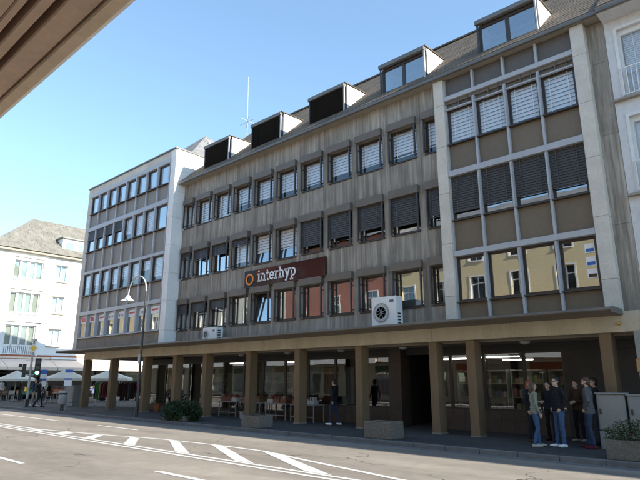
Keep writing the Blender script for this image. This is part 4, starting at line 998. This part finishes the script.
# ================================================================ SHOP DISPLAYS
random.seed(21)
GOODS = ['goods_red', 'goods_white', 'goods_blue', 'goods_green', 'goods_yellow', 'goods_brown', 'goods_grey', 'goods_pink']
def display_table(x0, x1, y, label):
    t = thing('display_table', ((x0 + x1) / 2, y, PZ), label, 'table', 'display tables under the arcade')
    B().box(x0, x1, y, y + .7, PZ + .68, PZ + .72).build('table_top', 'cabinet_grey', t)
    for xx in (x0 + .02, x1 - .06):
        for yy in (y + .02, y + .64): B().box(xx, xx + .04, yy, yy + .04, PZ, PZ + .68).build('leg', 'cabinet_grey', t)
    B().box(x0 + .06, x1 - .06, y + .03, y + .05, PZ + .2, PZ + .23).build('stretcher', 'cabinet_grey', t)
def crate(x, y, z, w, mat, label, goods):
    t = thing('goods_box', (x, y, z), label, 'box', 'goods boxes on the display tables')
    B().box(x, x + w, y, y + .3, z, z + .03).box(x, x + w, y, y + .015, z + .03, z + .16).box(x, x + w, y + .285, y + .3, z + .03, z + .16).box(x, x + .015, y + .015, y + .285, z + .03, z + .16).box(x + w - .015, x + w, y + .015, y + .285, z + .03, z + .16).build('tray', mat, t)
    b = B(); xx = x + .02
    while xx < x + w - .06:
        d = random.uniform(.03, .06); b.box(xx, xx + d - .004, y + .03, y + .26, z + .03, z + random.uniform(.18, .34), random.randrange(3)); xx += d
    b.build('goods', goods, t)
tabs = [(-22.3, -20.95), (-20.7, -19.3), (-18.95, -17.6), (-17.35, -15.95)]
CN = {'goods_red': 'red', 'goods_white': 'white', 'goods_blue': 'blue', 'goods_green': 'green', 'goods_yellow': 'yellow', 'goods_brown': 'brown', 'goods_grey': 'grey', 'goods_pink': 'pink'}
OR = ['leftmost', 'second from left', 'third from left', 'rightmost']
for k, (a, c) in enumerate(tabs):
    display_table(a, c, 17.15, ('%s slim-legged display table under the arcade' % OR[k]))
    n = 3
    for q in range(n):
        gm = [['goods_red', 'goods_white', 'goods_brown'], ['goods_brown', 'goods_red', 'goods_white'], ['goods_red', 'goods_brown', 'goods_pink'], ['goods_red', 'goods_red', 'goods_brown']][(k + q) % 4]
        crate(a + .05 + q * (c - a - .1) / n, 17.25, PZ + .722, (c - a - .1) / n - .05, ['goods_brown', 'goods_red', 'goods_white'][(q + k) % 3], '%s box of goods standing %s on the %s display table' % (CN[['goods_brown', 'goods_red', 'goods_white'][(q + k) % 3]], ['left', 'in the middle', 'right'][q], OR[k]), gm)
# pots and plants
def potted(x, y, r, h, label, ph, n, mat='terracotta', leaf='leaf'):
    t = thing('potted_plant', (x, y, PZ), label, 'plant', 'potted plants at the shopfront')
    B().lathe((x, y, PZ), [(r * .7, 0), (r, h), (r * 1.08, h), (r * 1.08, h * 1.1), (r * .9, h * 1.1), (r * .85, h * .9), (0, h * .9)], 16).build('pot', mat, t, smooth=True)
    b = B(); leaves(b, x, y, PZ + h + ph * .45, r * 1.5, r * 1.5, ph * .6, n, .09, 0, .2); b.build('foliage', leaf, t)
    b = B()
    for k in range(5): b.tube([(x, y, PZ + h * .8), (x + random.gauss(0, r * .5), y + random.gauss(0, r * .5), PZ + h + ph * .7)], [.012, .006], 5)
    b.build('stems', 'goods_brown', t, kind='stuff')
potted(-29.6, 17.3, .32, .62, 'large terracotta pot with a small shrub left of the fourth arcade column', .5, 260)
potted(-28.3, 17.5, .22, .4, 'small terracotta pot beside the large pot', .4, 200)
potted(-24.2, 17.4, .2, .4, 'terracotta pot with greenery behind the bushy shrub', .55, 220)
potted(-23.5, 17.3, .17, .34, 'white pot at the foot of the fifth arcade column', .4, 160, 'goods_white')
potted(-20.2, 16.95, .15, .3, 'small white pot under the second display table', .25, 120, 'goods_white')
# things inside the shops
def shelf(x0, x1, y, label, n=5, h=2.1):
    t = thing('shop_shelf', ((x0 + x1) / 2, y, PZ), label, 'shelf', 'stocked shelves inside the shops')
    B().box(x0, x0 + .03, y, y + .35, PZ, PZ + h).build('side', 'room_wall', t); B().box(x1 - .03, x1, y, y + .35, PZ, PZ + h).build('side', 'room_wall', t)
    B().box(x0, x1, y + .351, y + .37, PZ, PZ + h).build('back', 'dark_wall', t)
    b = B()
    for k in range(n):
        z = PZ + .1 + k * (h - .15) / (n - 1); B().box(x0 + .031, x1 - .031, y, y + .35, z, z + .025).build('shelf_board', 'room_wall', t)
        if k == n - 1: continue
        xx = x0 + .05
        while xx < x1 - .15:
            w = random.uniform(.04, .16); b.box(xx, xx + w - .008, y + .02, y + .25, z + .026, z + .026 + random.uniform(.12, .32), random.randrange(8)); xx += w
    b.build('goods', GOODS, t, kind='stuff')
for k, (a, c) in enumerate(((-11.0, -10.1), (-9.9, -8.95), (-8.8, -7.6), (-7.4, -6.3))):
    shelf(a, c, 20.2, 'stocked shelf inside the right shop, %s of four behind the glass' % ['first from the entrance', 'second from the entrance', 'third from the entrance', 'nearest the people'][k])
shelf(-23.2, -20.6, 20.6, 'stocked shelf deep inside the left shop behind the display tables')
shelf(-28.4, -26.4, 21.0, 'stocked shelf inside the left shop near the corner block')
def tube_lamp(x0, x1, y, z, label):
    t = thing('tube_lamp', ((x0 + x1) / 2, y, z), label, 'lamp', 'lit tube lamps in the right shop')
    B().box(x0, x1, y - .06, y + .06, z + .03, z + .08).build('housing', 'white_paint', t)
    B().tube([(x0 + .03, y, z), (x1 - .03, y, z)], .02, 8).build('tube', 'tube_light', t)
tube_lamp(-11.05, -9.75, 19.0, 2.60, 'lit tube lamp in the right shop near the entrance')
tube_lamp(-9.5, -8.0, 19.3, 2.64, 'lit tube lamp in the middle of the right shop')
tube_lamp(-9.0, -7.8, 20.0, 2.55, 'lit tube lamp deeper in the middle of the right shop')
tube_lamp(-24.6, -23.4, 19.6, 2.7, 'lit tube lamp inside the left shop')
tube_lamp(-20.6, -19.4, 20.0, 2.7, 'lit tube lamp inside the left shop above the tables')
def cloth_panel(x0, x1, y, z0, z1, mat, label, fold=.03):
    t = thing('curtain', ((x0 + x1) / 2, y, z0), label, 'curtain', 'hangings in the middle shop window')
    b = B(); n = 14
    for k in range(n):
        xa, xb = x0 + (x1 - x0) * k / n, x0 + (x1 - x0) * (k + 1) / n; ya, yb_ = y + fold * math.sin(k * 1.7), y + fold * math.sin((k + 1) * 1.7)
        b.hexa([(xa, ya, z0), (xb, yb_, z0), (xb, yb_ + .008, z0), (xa, ya + .008, z0)], [(xa, ya, z1), (xb, yb_, z1), (xb, yb_ + .008, z1), (xa, ya + .008, z1)])
    b.build('cloth', mat, t); B().tube([(x0 - .05, y, z1 + .02), (x1 + .05, y, z1 + .02)], .012, 6).build('rod', 'steel', t)
cloth_panel(-17.0, -16.2, 18.9, .85, 2.3, 'goods_red', 'red hanging in the shop window left of the walker')
cloth_panel(-15.6, -15.1, 18.8, .85, 2.35, 'goods_grey', 'grey curtain in the shop window behind the walker')
cloth_panel(-15.0, -14.4, 18.85, .85, 2.35, 'paper_white', 'white curtain in the shop window right of the walker')
cloth_panel(-14.1, -13.1, 19.1, .85, 2.2, 'purple_cloth', 'dark purple hanging in the window right of the eighth column')
cloth_panel(-13.05, -12.8, 18.7, .85, 2.4, 'paper_white', 'narrow white curtain at the edge of the window by the dark entrance')
# clothes racks and bicycles by the corner
def rack(x, y, L, label, cols, rz=0):
    t = local('clothes_rack', (x, y, PZ), label, 'clothes rack', 'clothes racks by the corner', rz)
    B().tube([(-L / 2, 0, 0), (-L / 2, 0, 1.6), (L / 2, 0, 1.6), (L / 2, 0, 0)], .018, 6).build('frame', 'steel', t)
    for s in (-1, 1): B().tube([(s * L / 2, -.25, .03), (s * L / 2, .25, .03)], .018, 6).build('foot', 'steel', t)
    for k, cm in enumerate(cols):
        xx = -L / 2 + L * (k + .5) / len(cols); w = .035; zl = random.uniform(.35, .75)
        B().hexa([(xx - w, -.22, zl), (xx + w, -.22, zl), (xx + w, .22, zl), (xx - w, .22, zl)], [(xx - w * .6, -.2, 1.42), (xx + w * .6, -.2, 1.42), (xx + w * .6, .2, 1.42), (xx - w * .6, .2, 1.42)]).hexa([(xx - w * .6, -.2, 1.42), (xx + w * .6, -.2, 1.42), (xx + w * .6, .2, 1.42), (xx - w * .6, .2, 1.42)], [(xx - .01, -.04, 1.54), (xx + .01, -.04, 1.54), (xx + .01, .04, 1.54), (xx - .01, .04, 1.54)]).build('garment', cm, t)
rack(-36.6, 18.5, 1.5, 'clothes rack with green and pink garments between the first two columns', ['cloth_grey', 'green_cloth', 'green_cloth', 'beige_cloth', 'cloth_black', 'pink_cloth', 'maroon', 'brown_coat', 'cloth_black', 'denim_dark'], .3)
rack(-34.6, 19.2, 1.5, 'clothes rack with dark coats between the first two columns', ['brown_coat', 'cloth_black', 'maroon', 'brown_coat', 'cloth_grey', 'brown_coat', 'cloth_black', 'pink_cloth'], .5)
rack(-33.4, 20.2, 1.6, 'clothes rack with black garments between the second and third columns', ['blue_cloth', 'blue_cloth', 'cloth_black', 'cloth_black', 'denim_dark', 'cloth_black', 'cloth_black', 'cloth_grey', 'cloth_black'], .2)
def bicycle(x, y, rz, label, mat):
    t = local('bicycle', (x, y, PZ), label, 'bicycle', 'bicycles by the corner', rz)
    for k, cx in enumerate((-.52, .52)):
        w = B().lathe((cx, 0, .34), [(.325, -.018), (.345, -.012), (.345, .012), (.325, .018), (.315, 0), (.325, -.018)], 28, axis='Y').build('wheel', 'rubber', t)
        b = B()
        for q in range(10): a = math.pi * q / 5; b.tube([(cx, 0, .34), (cx + .315 * math.cos(a), 0, .34 + .315 * math.sin(a))], .004, 4)
        b.build('spokes', 'steel', w)
    A, Bq, Cq, D = (-.52, 0, .34), (-.08, 0, .30), (-.25, 0, .82), (.36, 0, .85)
    B().tube([A, Bq], .014, 6).tube([A, Cq], .012, 6).tube([Bq, Cq], .018, 6).tube([Bq, D], .02, 6).tube([Cq, D], .018, 6).tube([D, (.40, 0, .72), (.52, 0, .34)], .016, 6).build('frame', mat, t)
    B().tube([D, (.33, 0, 1.0)], .014, 6).tube([(.25, -.28, 1.02), (.35, -.1, 1.02), (.35, .1, 1.02), (.25, .28, 1.02)], .013, 6).build('handlebar', 'black', t)
    B().tube([Cq, (-.28, 0, .95)], .013, 6).build('seat_post', 'steel', t)
    B().hexa([(-.42, -.08, .95), (-.12, -.025, .95), (-.12, .025, .95), (-.42, .08, .95)], [(-.42, -.09, 1.0), (-.10, -.03, .99), (-.10, .03, .99), (-.42, .09, 1.0)]).build('saddle', 'black', t, bevel=.01)
    B().tube([(-.08, -.1, .30), (-.08, .1, .30)], .02, 8).tube([(-.08, -.1, .30), (.02, -.1, .16)], .012, 5).tube([(-.08, .1, .30), (-.18, .1, .44)], .012, 5).build('crank', 'steel', t)
bicycle(-34.4, 21.6, .5, 'blue bicycle between the second and third arcade columns', 'blue_cloth')
bicycle(-33.5, 22.8, .3, 'black bicycle behind the dark garments by the third column', 'black')
bicycle(-42.2, 16.6, .2, 'dark bicycle beside the traffic light post', 'black')
# ================================================================ PEOPLE
def skin_mesh(b, name, voxel, smooth=4):
    me = b.mesh(name + '_raw', 'skin'); o = bpy.data.objects.new(name + '_raw', me); col.objects.link(o)
    m = o.modifiers.new('r', 'REMESH'); m.mode = 'VOXEL'; m.voxel_size = voxel; m.use_smooth_shade = True
    s = o.modifiers.new('s', 'SMOOTH'); s.factor = .5; s.iterations = smooth
    dg = bpy.context.evaluated_depsgraph_get(); out = bpy.data.meshes.new_from_object(o.evaluated_get(dg))
    bpy.data.objects.remove(o); bpy.data.meshes.remove(me); out.name = name; out.materials.clear(); return out
def person(loc, rz, label, h=1.75, top='cloth_black', legs='jeans', shoes='shoe_white', hair='hair_dark', hairlen=0, pose=None, voxel=.0085, fat=1.0, sleeve=True, group='people under the arcade', bag=None, hem=.89, beard=False, glasses=False):
    t = local('person', loc, label, 'person', group, rz); k = h / 1.75
    J = dict(pel=(0, 0, .96), wst=(0, .0, 1.10), chs=(0, .005, 1.32), nck=(0, .0, 1.50), hd=(0, -.015, 1.63),
             sL=(.175, .01, 1.43), sR=(-.175, .01, 1.43), eL=(.24, .03, 1.15), eR=(-.24, .03, 1.15), wL=(.23, -.06, .90), wR=(-.23, -.06, .90),
             hL=(.09, 0, .93), hR=(-.09, 0, .93), kL=(.10, -.02, .50), kR=(-.10, -.02, .50), aL=(.11, .02, .09), aR=(-.11, .02, .09))
    J.update(pose or {}); J = {a: Vector(v) * k for a, v in J.items()}
    b = B(); bones = []
    def seg(p0, p1, r0, r1, tg, flat=(1, 1, 1), n=None):
        p0, p1 = Vector(p0), Vector(p1); L = (p1 - p0).length; n = n or max(2, int(L / (min(r0, r1) * .45)) + 1)
        for q in range(n + 1):
            f = q / n; r = (r0 + (r1 - r0) * f); c = p0.lerp(p1, f); b.ball(c, (r * flat[0], r * flat[1], r * flat[2]), 12)
        bones.append((p0, p1, (r0 * (flat[0] + flat[1]) / 2, r1 * (flat[0] + flat[1]) / 2), tg))
    kk = k * fat
    seg(J['pel'] + Vector((0, 0, -.06)) * k, J['pel'] + Vector((0, 0, .04)) * k, .135 * kk, .135 * kk, 5, (1.12, .82, 1))
    seg(J['pel'] + Vector((0, 0, .05)) * k, J['wst'], .142 * kk, .132 * kk, 5, (1.08, .80, 1))
    seg(J['wst'], J['chs'], .132 * kk, .150 * kk, 0, (1.06, .76, 1))
    seg(J['chs'], J['nck'] - Vector((0, 0, .07)) * k, .150 * kk, .105 * kk, 0, (1.05, .72, .8))
    seg(J['sL'].lerp(J['sR'], .15), J['sL'].lerp(J['sR'], .85), .066 * k, .066 * k, 0)
    seg(J['nck'] - Vector((0, 0, .04)) * k, J['hd'] - Vector((0, -.01, .05)) * k, .056 * k, .052 * k, 2)
    # head: skull, jaw, nose, ears
    hd = J['hd']
    b.ball(hd + Vector((0, .012, .03)) * k, (.076 * k, .094 * k, .092 * k), 16); bones.append((hd + Vector((0, 0, .04)) * k, hd + Vector((0, -.01, -.03)) * k, (.085 * k, .08 * k), 2))
    b.ball(hd + Vector((0, -.018, -.045)) * k, (.058 * k, .068 * k, .070 * k), 14); b.ball(hd + Vector((0, -.068, -.085)) * k, (.026 * k, .02 * k, .02 * k), 8)
    seg(hd + Vector((0, -.082, .02)) * k, hd + Vector((0, -.100, -.018)) * k, .010 * k, .014 * k, 2); b.ball(hd + Vector((0, -.077, .035)) * k, (.05 * k, .014 * k, .012 * k), 8)
    b.ball(hd + Vector((0, -.084, -.05)) * k, (.024 * k, .010 * k, .008 * k), 8)
    for s in (-1, 1): b.ball(hd + Vector((s * .078, .012, .0)) * k, (.012 * k, .022 * k, .032 * k), 8)
    for S in 'LR':
        s = 1 if S == 'L' else -1
        sh, el, wr, hp, kn, an = (J[q + S] for q in ('s', 'e', 'w', 'h', 'k', 'a'))
        b.ball(sh, .068 * kk, 12)
        seg(sh, el, .056 * kk, .045 * kk, 0); seg(el, wr, .044 * kk, .031 * kk, 0 if sleeve else 2)
        # hand: palm, four fingers, thumb
        d = (wr - el).normalized(); side = Vector((s, 0, 0)); side = (side - d * side.dot(d)).normalized(); fw = d.cross(side).normalized() * s
        if fw.y > 0: fw = -fw
        pm = wr + d * .055 * k
        seg(wr, pm, .024 * k, .030 * k, 2, (.8, 1.05, 1)); 
        for q in range(4):
            off = fw * (.028 - .019 * q) * k; ln = (.066, .074, .070, .055)[q] * k; root = pm + off + d * .018 * k
            mid = root + d * ln * .5 - side * .006 * k; tip = mid + d * ln * .42 - side * .026 * k
            seg(root, mid, .0095 * k, .009 * k, 2); seg(mid, tip, .009 * k, .0075 * k, 2)
        th = wr + d * .02 * k + fw * .022 * k; seg(th, th + (d * .7 + fw * .75).normalized() * .04 * k, .013 * k, .011 * k, 2); tp = th + (d * .7 + fw * .75).normalized() * .04 * k; seg(tp, tp + d * .03 * k - side * .008 * k, .010 * k, .008 * k, 2)
        seg(hp + Vector((0, .0, .02)) * k, kn, .092 * kk, .062 * kk, 1); seg(kn, kn.lerp(an, .35) + Vector((0, .012, 0)) * k, .062 * kk, .060 * kk, 1); seg(kn.lerp(an, .35) + Vector((0, .012, 0)) * k, an + Vector((0, 0, .01)), .060 * kk, .050 * kk, 1)
        tw = Vector((s * .035, -.20, 0)) * k if ('toe' + S) not in (pose or {}) else Vector(pose['toe' + S]) * k
        tz = Vector((an.x, an.y, max(.035, an.z - .055 * k)))
        seg(tz + Vector((0, .05, 0)) * k if tw.y < 0 else tz, tz + tw * .55, .042 * k, .040 * k, 3); seg(tz + tw * .5, tz + tw * .9, .040 * k, .032 * k, 3, (1.1, 1.1, .8))
    # hem of the top
    seg(Vector((J['pel'].x, J['pel'].y, (hem + .035) * k)), J['pel'] + Vector((0, 0, .08)) * k, .158 * kk, .148 * kk, 5, (1.10, .86, .5))
    def dist_(p, bn):
        p0, p1, (r0, r1), _ = bn; d = p1 - p0; L = d.length_squared; f = max(0, min(1, (p - p0).dot(d) / L)) if L else 0
        return (p - (p0 + d * f)).length - (r0 + (r1 - r0) * f)
    me = skin_mesh(b, 'body', voxel)
    for mt in (top, legs, 'skin', shoes): me.materials.append(M[mt])
    nv = [v.normal.copy() for v in me.vertices]
    for v, n_ in zip(me.vertices, nv):
        p = v.co
        if .12 * k < p.z < 1.44 * k and abs(p.x) < .5:
            q = Vector((p.x * 11, p.y * 11, p.z * (16 if p.z > .9 * k else 9) + p.x * 9)); d_ = noise.noise(q) * .010 + noise.noise(q * 2.3) * .004
            if min((dist_(p, bn), bn[3]) for bn in bones)[1] != 2: v.co = p + n_ * d_
    minz = min(v.co.z for v in me.vertices)
    def dist(p, bn):
        p0, p1, (r0, r1), _ = bn; d = p1 - p0; L = d.length_squared; f = max(0, min(1, (p - p0).dot(d) / L)) if L else 0
        return (p - (p0 + d * f)).length - (r0 + (r1 - r0) * f)
    idx = []
    for pl_ in me.polygons:
        c = Vector(pl_.center); best = min(bones, key=lambda bn: dist(c, bn)); tg = best[3]
        if tg in (1, 5): tg = 0 if c.z > hem * k else 1
        if tg == 1 and c.z < .075 * k: tg = 3
        if tg == 3 and c.z > .115 * k: tg = 1
        idx.append(tg)
    me.polygons.foreach_set('material_index', idx)
    me.transform(Matrix.Translation((0, 0, -minz))); me.update()
    o = bpy.data.objects.new('body', me); col.objects.link(o); o.parent = t
    # hair
    hb = B(); up = Vector((0, 0, -minz)); hc_ = hd + up
    hb.ball(hc_ + Vector((0, .024, .048)) * k, (.084 * k, .094 * k, .088 * k), 16); hb.ball(hc_ + Vector((0, .045, -.005)) * k, (.078 * k, .07 * k, .085 * k), 14)
    if hairlen:
        for q in range(9):
            f = q / 8; hb.ball(hc_ + Vector((0, .07 + .02 * f, -.02 - hairlen * f)) * k, ((.088 - .025 * f) * k, (.05 - .012 * f) * k, .05 * k), 12)
            for s in (-1, 1):
                if f < .8: hb.ball(hc_ + Vector((s * (.075 + .01 * f), .035, .0 - hairlen * f * .9)) * k, (.022 * k, .04 * k, .04 * k), 8)
    hm = skin_mesh(hb, 'hair', .009, 2); hm.materials.append(M[hair]); ho = bpy.data.objects.new('hair', hm); col.objects.link(ho); ho.parent = t
    for s in (-1, 1):
        eb = B().ball(hc_ + Vector((s * .031, -.078, .014)) * k, .0105 * k, 8)
        e_ = bpy.data.objects.new('eye', eb.mesh('eye', 'black', smooth=True)); col.objects.link(e_); e_.parent = t
    if beard:
        bb = B().ball(hc_ + Vector((0, -.036, -.07)) * k, (.060 * k, .060 * k, .055 * k), 12); bo = bpy.data.objects.new('beard', skin_mesh(bb, 'beard', .009, 1)); bo.data.materials.append(M[hair]); col.objects.link(bo); bo.parent = t
    if glasses:
        gb = B()
        for s in (-1, 1):
            gb.tube([hc_ + Vector((s * .032 + .024 * math.cos(a_), -.098, .012 + .018 * math.sin(a_))) * k for a_ in [math.pi * q / 5 for q in range(11)]], .003, 5); gb.tube([hc_ + Vector((s * .056, -.096, .016)) * k, hc_ + Vector((s * .084, .01, .014)) * k], .003, 5)
        gb.tube([hc_ + Vector((-.01, -.1, .014)) * k, hc_ + Vector((.01, -.1, .014)) * k], .003, 5)
        go_ = bpy.data.objects.new('glasses', gb.mesh('glasses', 'black')); col.objects.link(go_); go_.parent = t
    if bag:
        bb = B().box(-.15 * k, .15 * k, .12 * k, .27 * k, 1.02 * k, 1.47 * k); bo = bpy.data.objects.new('backpack', bb.mesh('backpack', bag, bevel=.04)); col.objects.link(bo); bo.parent = t
    return t
def face(dx, dy): return math.atan2(dx, -dy)      # rotation so that local -Y looks along (dx, dy)
FOLD = dict(eL=(.25, -.02, 1.16), wL=(.10, -.20, 1.13), eR=(-.25, -.02, 1.16), wR=(-.08, -.21, 1.10))
POCK = dict(eL=(.27, .07, 1.17), wL=(.17, -.06, .96), eR=(-.27, .07, 1.17), wR=(-.17, -.06, .96))
person((-6.05, 15.22, PZ), face(.75, .65), 'woman in a sage sweater and jeans with hair tied back, seen from behind', 1.66, 'sage', 'jeans', 'shoe_beige', 'hair_brown', .12, dict(eL=(.23, -.06, 1.17), wL=(.10, -.2, 1.2), aL=(.10, -.10, .09), kL=(.10, -.08, .50), aR=(-.10, .10, .09)), fat=.93)
person((-5.55, 15.60, PZ), face(-.55, -.8), 'man in a black jacket, blue jeans and white sneakers with glasses', 1.78, 'cloth_black', 'jeans', 'shoe_white', 'hair_dark', 0, {**POCK, 'aL': (.10, .0, .09), 'aR': (-.09, -.06, .09)}, fat=1.05, glasses=True)
person((-4.84, 15.80, PZ), face(-.95, -.1), 'bearded man in a grey jacket, dark jeans and red sneakers facing left', 1.78, 'cloth_grey', 'denim_dark', 'shoe_red', 'hair_brown', 0, {**POCK, 'aL': (.13, .05, .09), 'aR': (-.11, -.12, .09), 'kR': (-.11, -.09, .5)}, fat=1.1, beard=True, hem=.84)
person((-5.60, 17.3, PZ), face(-.3, -1), 'woman in dark clothes standing back between the two men', 1.70, 'brown_coat', 'cloth_black', 'shoe_beige', 'hair_brown', .22, FOLD)
person((-6.60, 16.35, PZ), face(.9, -.2), 'red-haired woman in dark clothes behind the woman in sage', 1.70, 'cloth_black', 'cloth_black', 'brown_coat', 'hair_red', .25, None)
person((-6.30, 17.0, PZ), face(-.1, -.9), 'person in black with one leg forward between the sage sweater and the black jacket', 1.66, 'cloth_black', 'cloth_black', 'brown_coat', 'hair_dark', .1, dict(aL=(.2, -.2, .09), kL=(.17, -.15, .5), aR=(-.12, .08, .09)))
person((-4.95, 16.85, PZ), face(-.9, -.3), 'dark-haired person in black half hidden behind the bearded man', 1.76, 'cloth_black', 'denim_dark', 'rubber', 'hair_dark', 0, POCK)
person((-14.7, 17.0, PZ), face(-1, -.05), 'walker in dark clothes and white sneakers beside the eighth arcade column', 1.73, 'cloth_black', 'denim_dark', 'shoe_white', 'hair_dark', 0, dict(aL=(.09, -.16, .09), kL=(.09, -.14, .51), aR=(-.09, .20, .10), kR=(-.09, .0, .49), eL=(.22, .10, 1.17), wL=(.21, .08, .92), eR=(-.22, -.02, 1.16), wR=(-.20, -.17, .96)), voxel=.010)
STEP = dict(aL=(.09, -.22, .09), kL=(.09, -.16, .51), aR=(-.09, .24, .11), kR=(-.09, .03, .49), eL=(.22, .12, 1.17), wL=(.21, .12, .92), eR=(-.22, -.04, 1.16), wR=(-.20, -.2, .98))
person((-38.3, 14.95, PZ), face(.5, .9), 'pedestrian in black with a backpack crossing beside the traffic light', 1.74, 'cloth_black', 'cloth_black', 'rubber', 'hair_dark', 0, STEP, voxel=.016, group='people by the corner', bag='black')
person((-40.2, 15.4, PZ), face(.9, .2), 'pedestrian in dark top and pale trousers behind the traffic light post', 1.72, 'denim_dark', 'beige_cloth', 'shoe_white', 'hair_brown', 0, STEP, voxel=.016, group='people by the corner')
for k, (x, y, tp, lg, hr, lb) in enumerate(((-50.5, 20.2, 'beige_cloth', 'denim_dark', 'hair_brown', 'guest in beige standing under the left parasol'), (-52.5, 17.3, 'paper_white', 'cloth_grey', 'hair_red', 'person in white by the dark shop windows at the left edge'), (-52, 18.7, 'maroon', 'denim_dark', 'hair_dark', 'person in maroon in front of the shop at the left'), (-49, 21.6, 'teal_cloth', 'beige_cloth', 'hair_brown', 'guest in teal behind the left parasol pole'), (-47.6, 18.6, 'cloth_grey', 'cloth_black', 'hair_dark', 'guest in grey beside the parasol near the sign post'))):
    person((x, y, PZ), k * 1.3, lb, 1.70, tp, lg, 'rubber', hr, 0, None, voxel=.02, group='people by the cafe')

# ================================================================ CAFE SEATS UNDER THE PARASOLS
def chair(x, y, rz, label, mat):
    t = local('cafe_chair', (x, y, PZ), label, 'chair', 'cafe chairs under the parasols', rz)
    B().box(-.21, .21, -.2, .2, .43, .46).build('seat', mat, t)
    B().box(-.21, .21, .18, .21, .55, .88).build('backrest', mat, t)
    for sx in (-.19, .19):
        B().tube([(sx, -.18, 0), (sx, -.18, .43)], .014, 5).build('leg', 'steel', t); B().tube([(sx, .2, 0), (sx, .195, .88)], .014, 5).build('leg', 'steel', t)
def cafe_table(x, y, label):
    t = local('cafe_table', (x, y, PZ), label, 'table', 'round cafe tables under the parasols')
    B().lathe((0, 0, .70), [(.33, 0), (.35, .015), (.33, .03), (0, .03)], 16).build('table_top', 'grey_paint', t); B().tube([(0, 0, 0), (0, 0, .7)], .025, 6).build('column', 'steel', t); B().lathe((0, 0, 0), [(.22, 0), (.2, .03), (.03, .05)], 12).build('foot', 'steel', t)
k = 0
for tx, ty, nm in ((-45.2, 19.0, 'left of the first parasol pole'), (-45.4, 21.0, 'right of the first parasol pole'), (-45.2, 23.0, 'left of the second parasol pole'), (-45.4, 25.0, 'right of the second parasol pole'), (-50, 17.0, 'in front of the leftmost shop window')):
    cafe_table(tx, ty, 'round cafe table ' + nm)
    for q, (dx, dy, rz) in enumerate(((.05, -.6, math.pi), (0.6, .05, -math.pi / 2), (-.05, .6, 0))):
        chair(tx + dx, ty + dy, rz, ('woven cafe chair on the left of the table ', 'woven cafe chair in front of the table ', 'woven cafe chair on the right of the table ')[q] + nm, ['goods_brown', 'beige_cloth', 'goods_brown'][q])
for k, (y, mt, lb) in enumerate(((17.0, 'goods_brown', 'brown produce stand before the leftmost shop'), (19.8, 'goods_green', 'green produce stand before the shop behind the traffic light'), (22.6, 'terracotta', 'orange-brown stand before the shop behind the first parasol'), (25.4, 'goods_blue', 'dark blue stand before the shop behind the second parasol'))):
    t = thing('shop_stand', (-55, y, PZ), lb, 'stand', 'stands in front of the white house')
    B().hexa([(-54.6, y, PZ + .4), (-54.6, y + 1.6, PZ + .4), (-55.3, y + 1.6, PZ + .4), (-55.3, y, PZ + .4)], [(-54.6, y, PZ + .75), (-54.6, y + 1.6, PZ + .75), (-55.3, y + 1.6, PZ + 1.05), (-55.3, y, PZ + 1.05)]).build('tray', mt, t)
    for yy in (y + .05, y + 1.5):
        for xx_ in (-54.68, -55.28): B().box(xx_, xx_ + .05, yy, yy + .05, PZ, PZ + .4).build('leg', 'goods_brown', t)
    b = B()
    for i in range(40): b.ball((-54.68 - .58 * random.random(), y + .1 + 1.4 * random.random(), PZ + .95 + random.uniform(-.08, .12)), random.uniform(.05, .09), 6, random.randrange(8))
    b.build('goods', GOODS, t, kind='stuff')
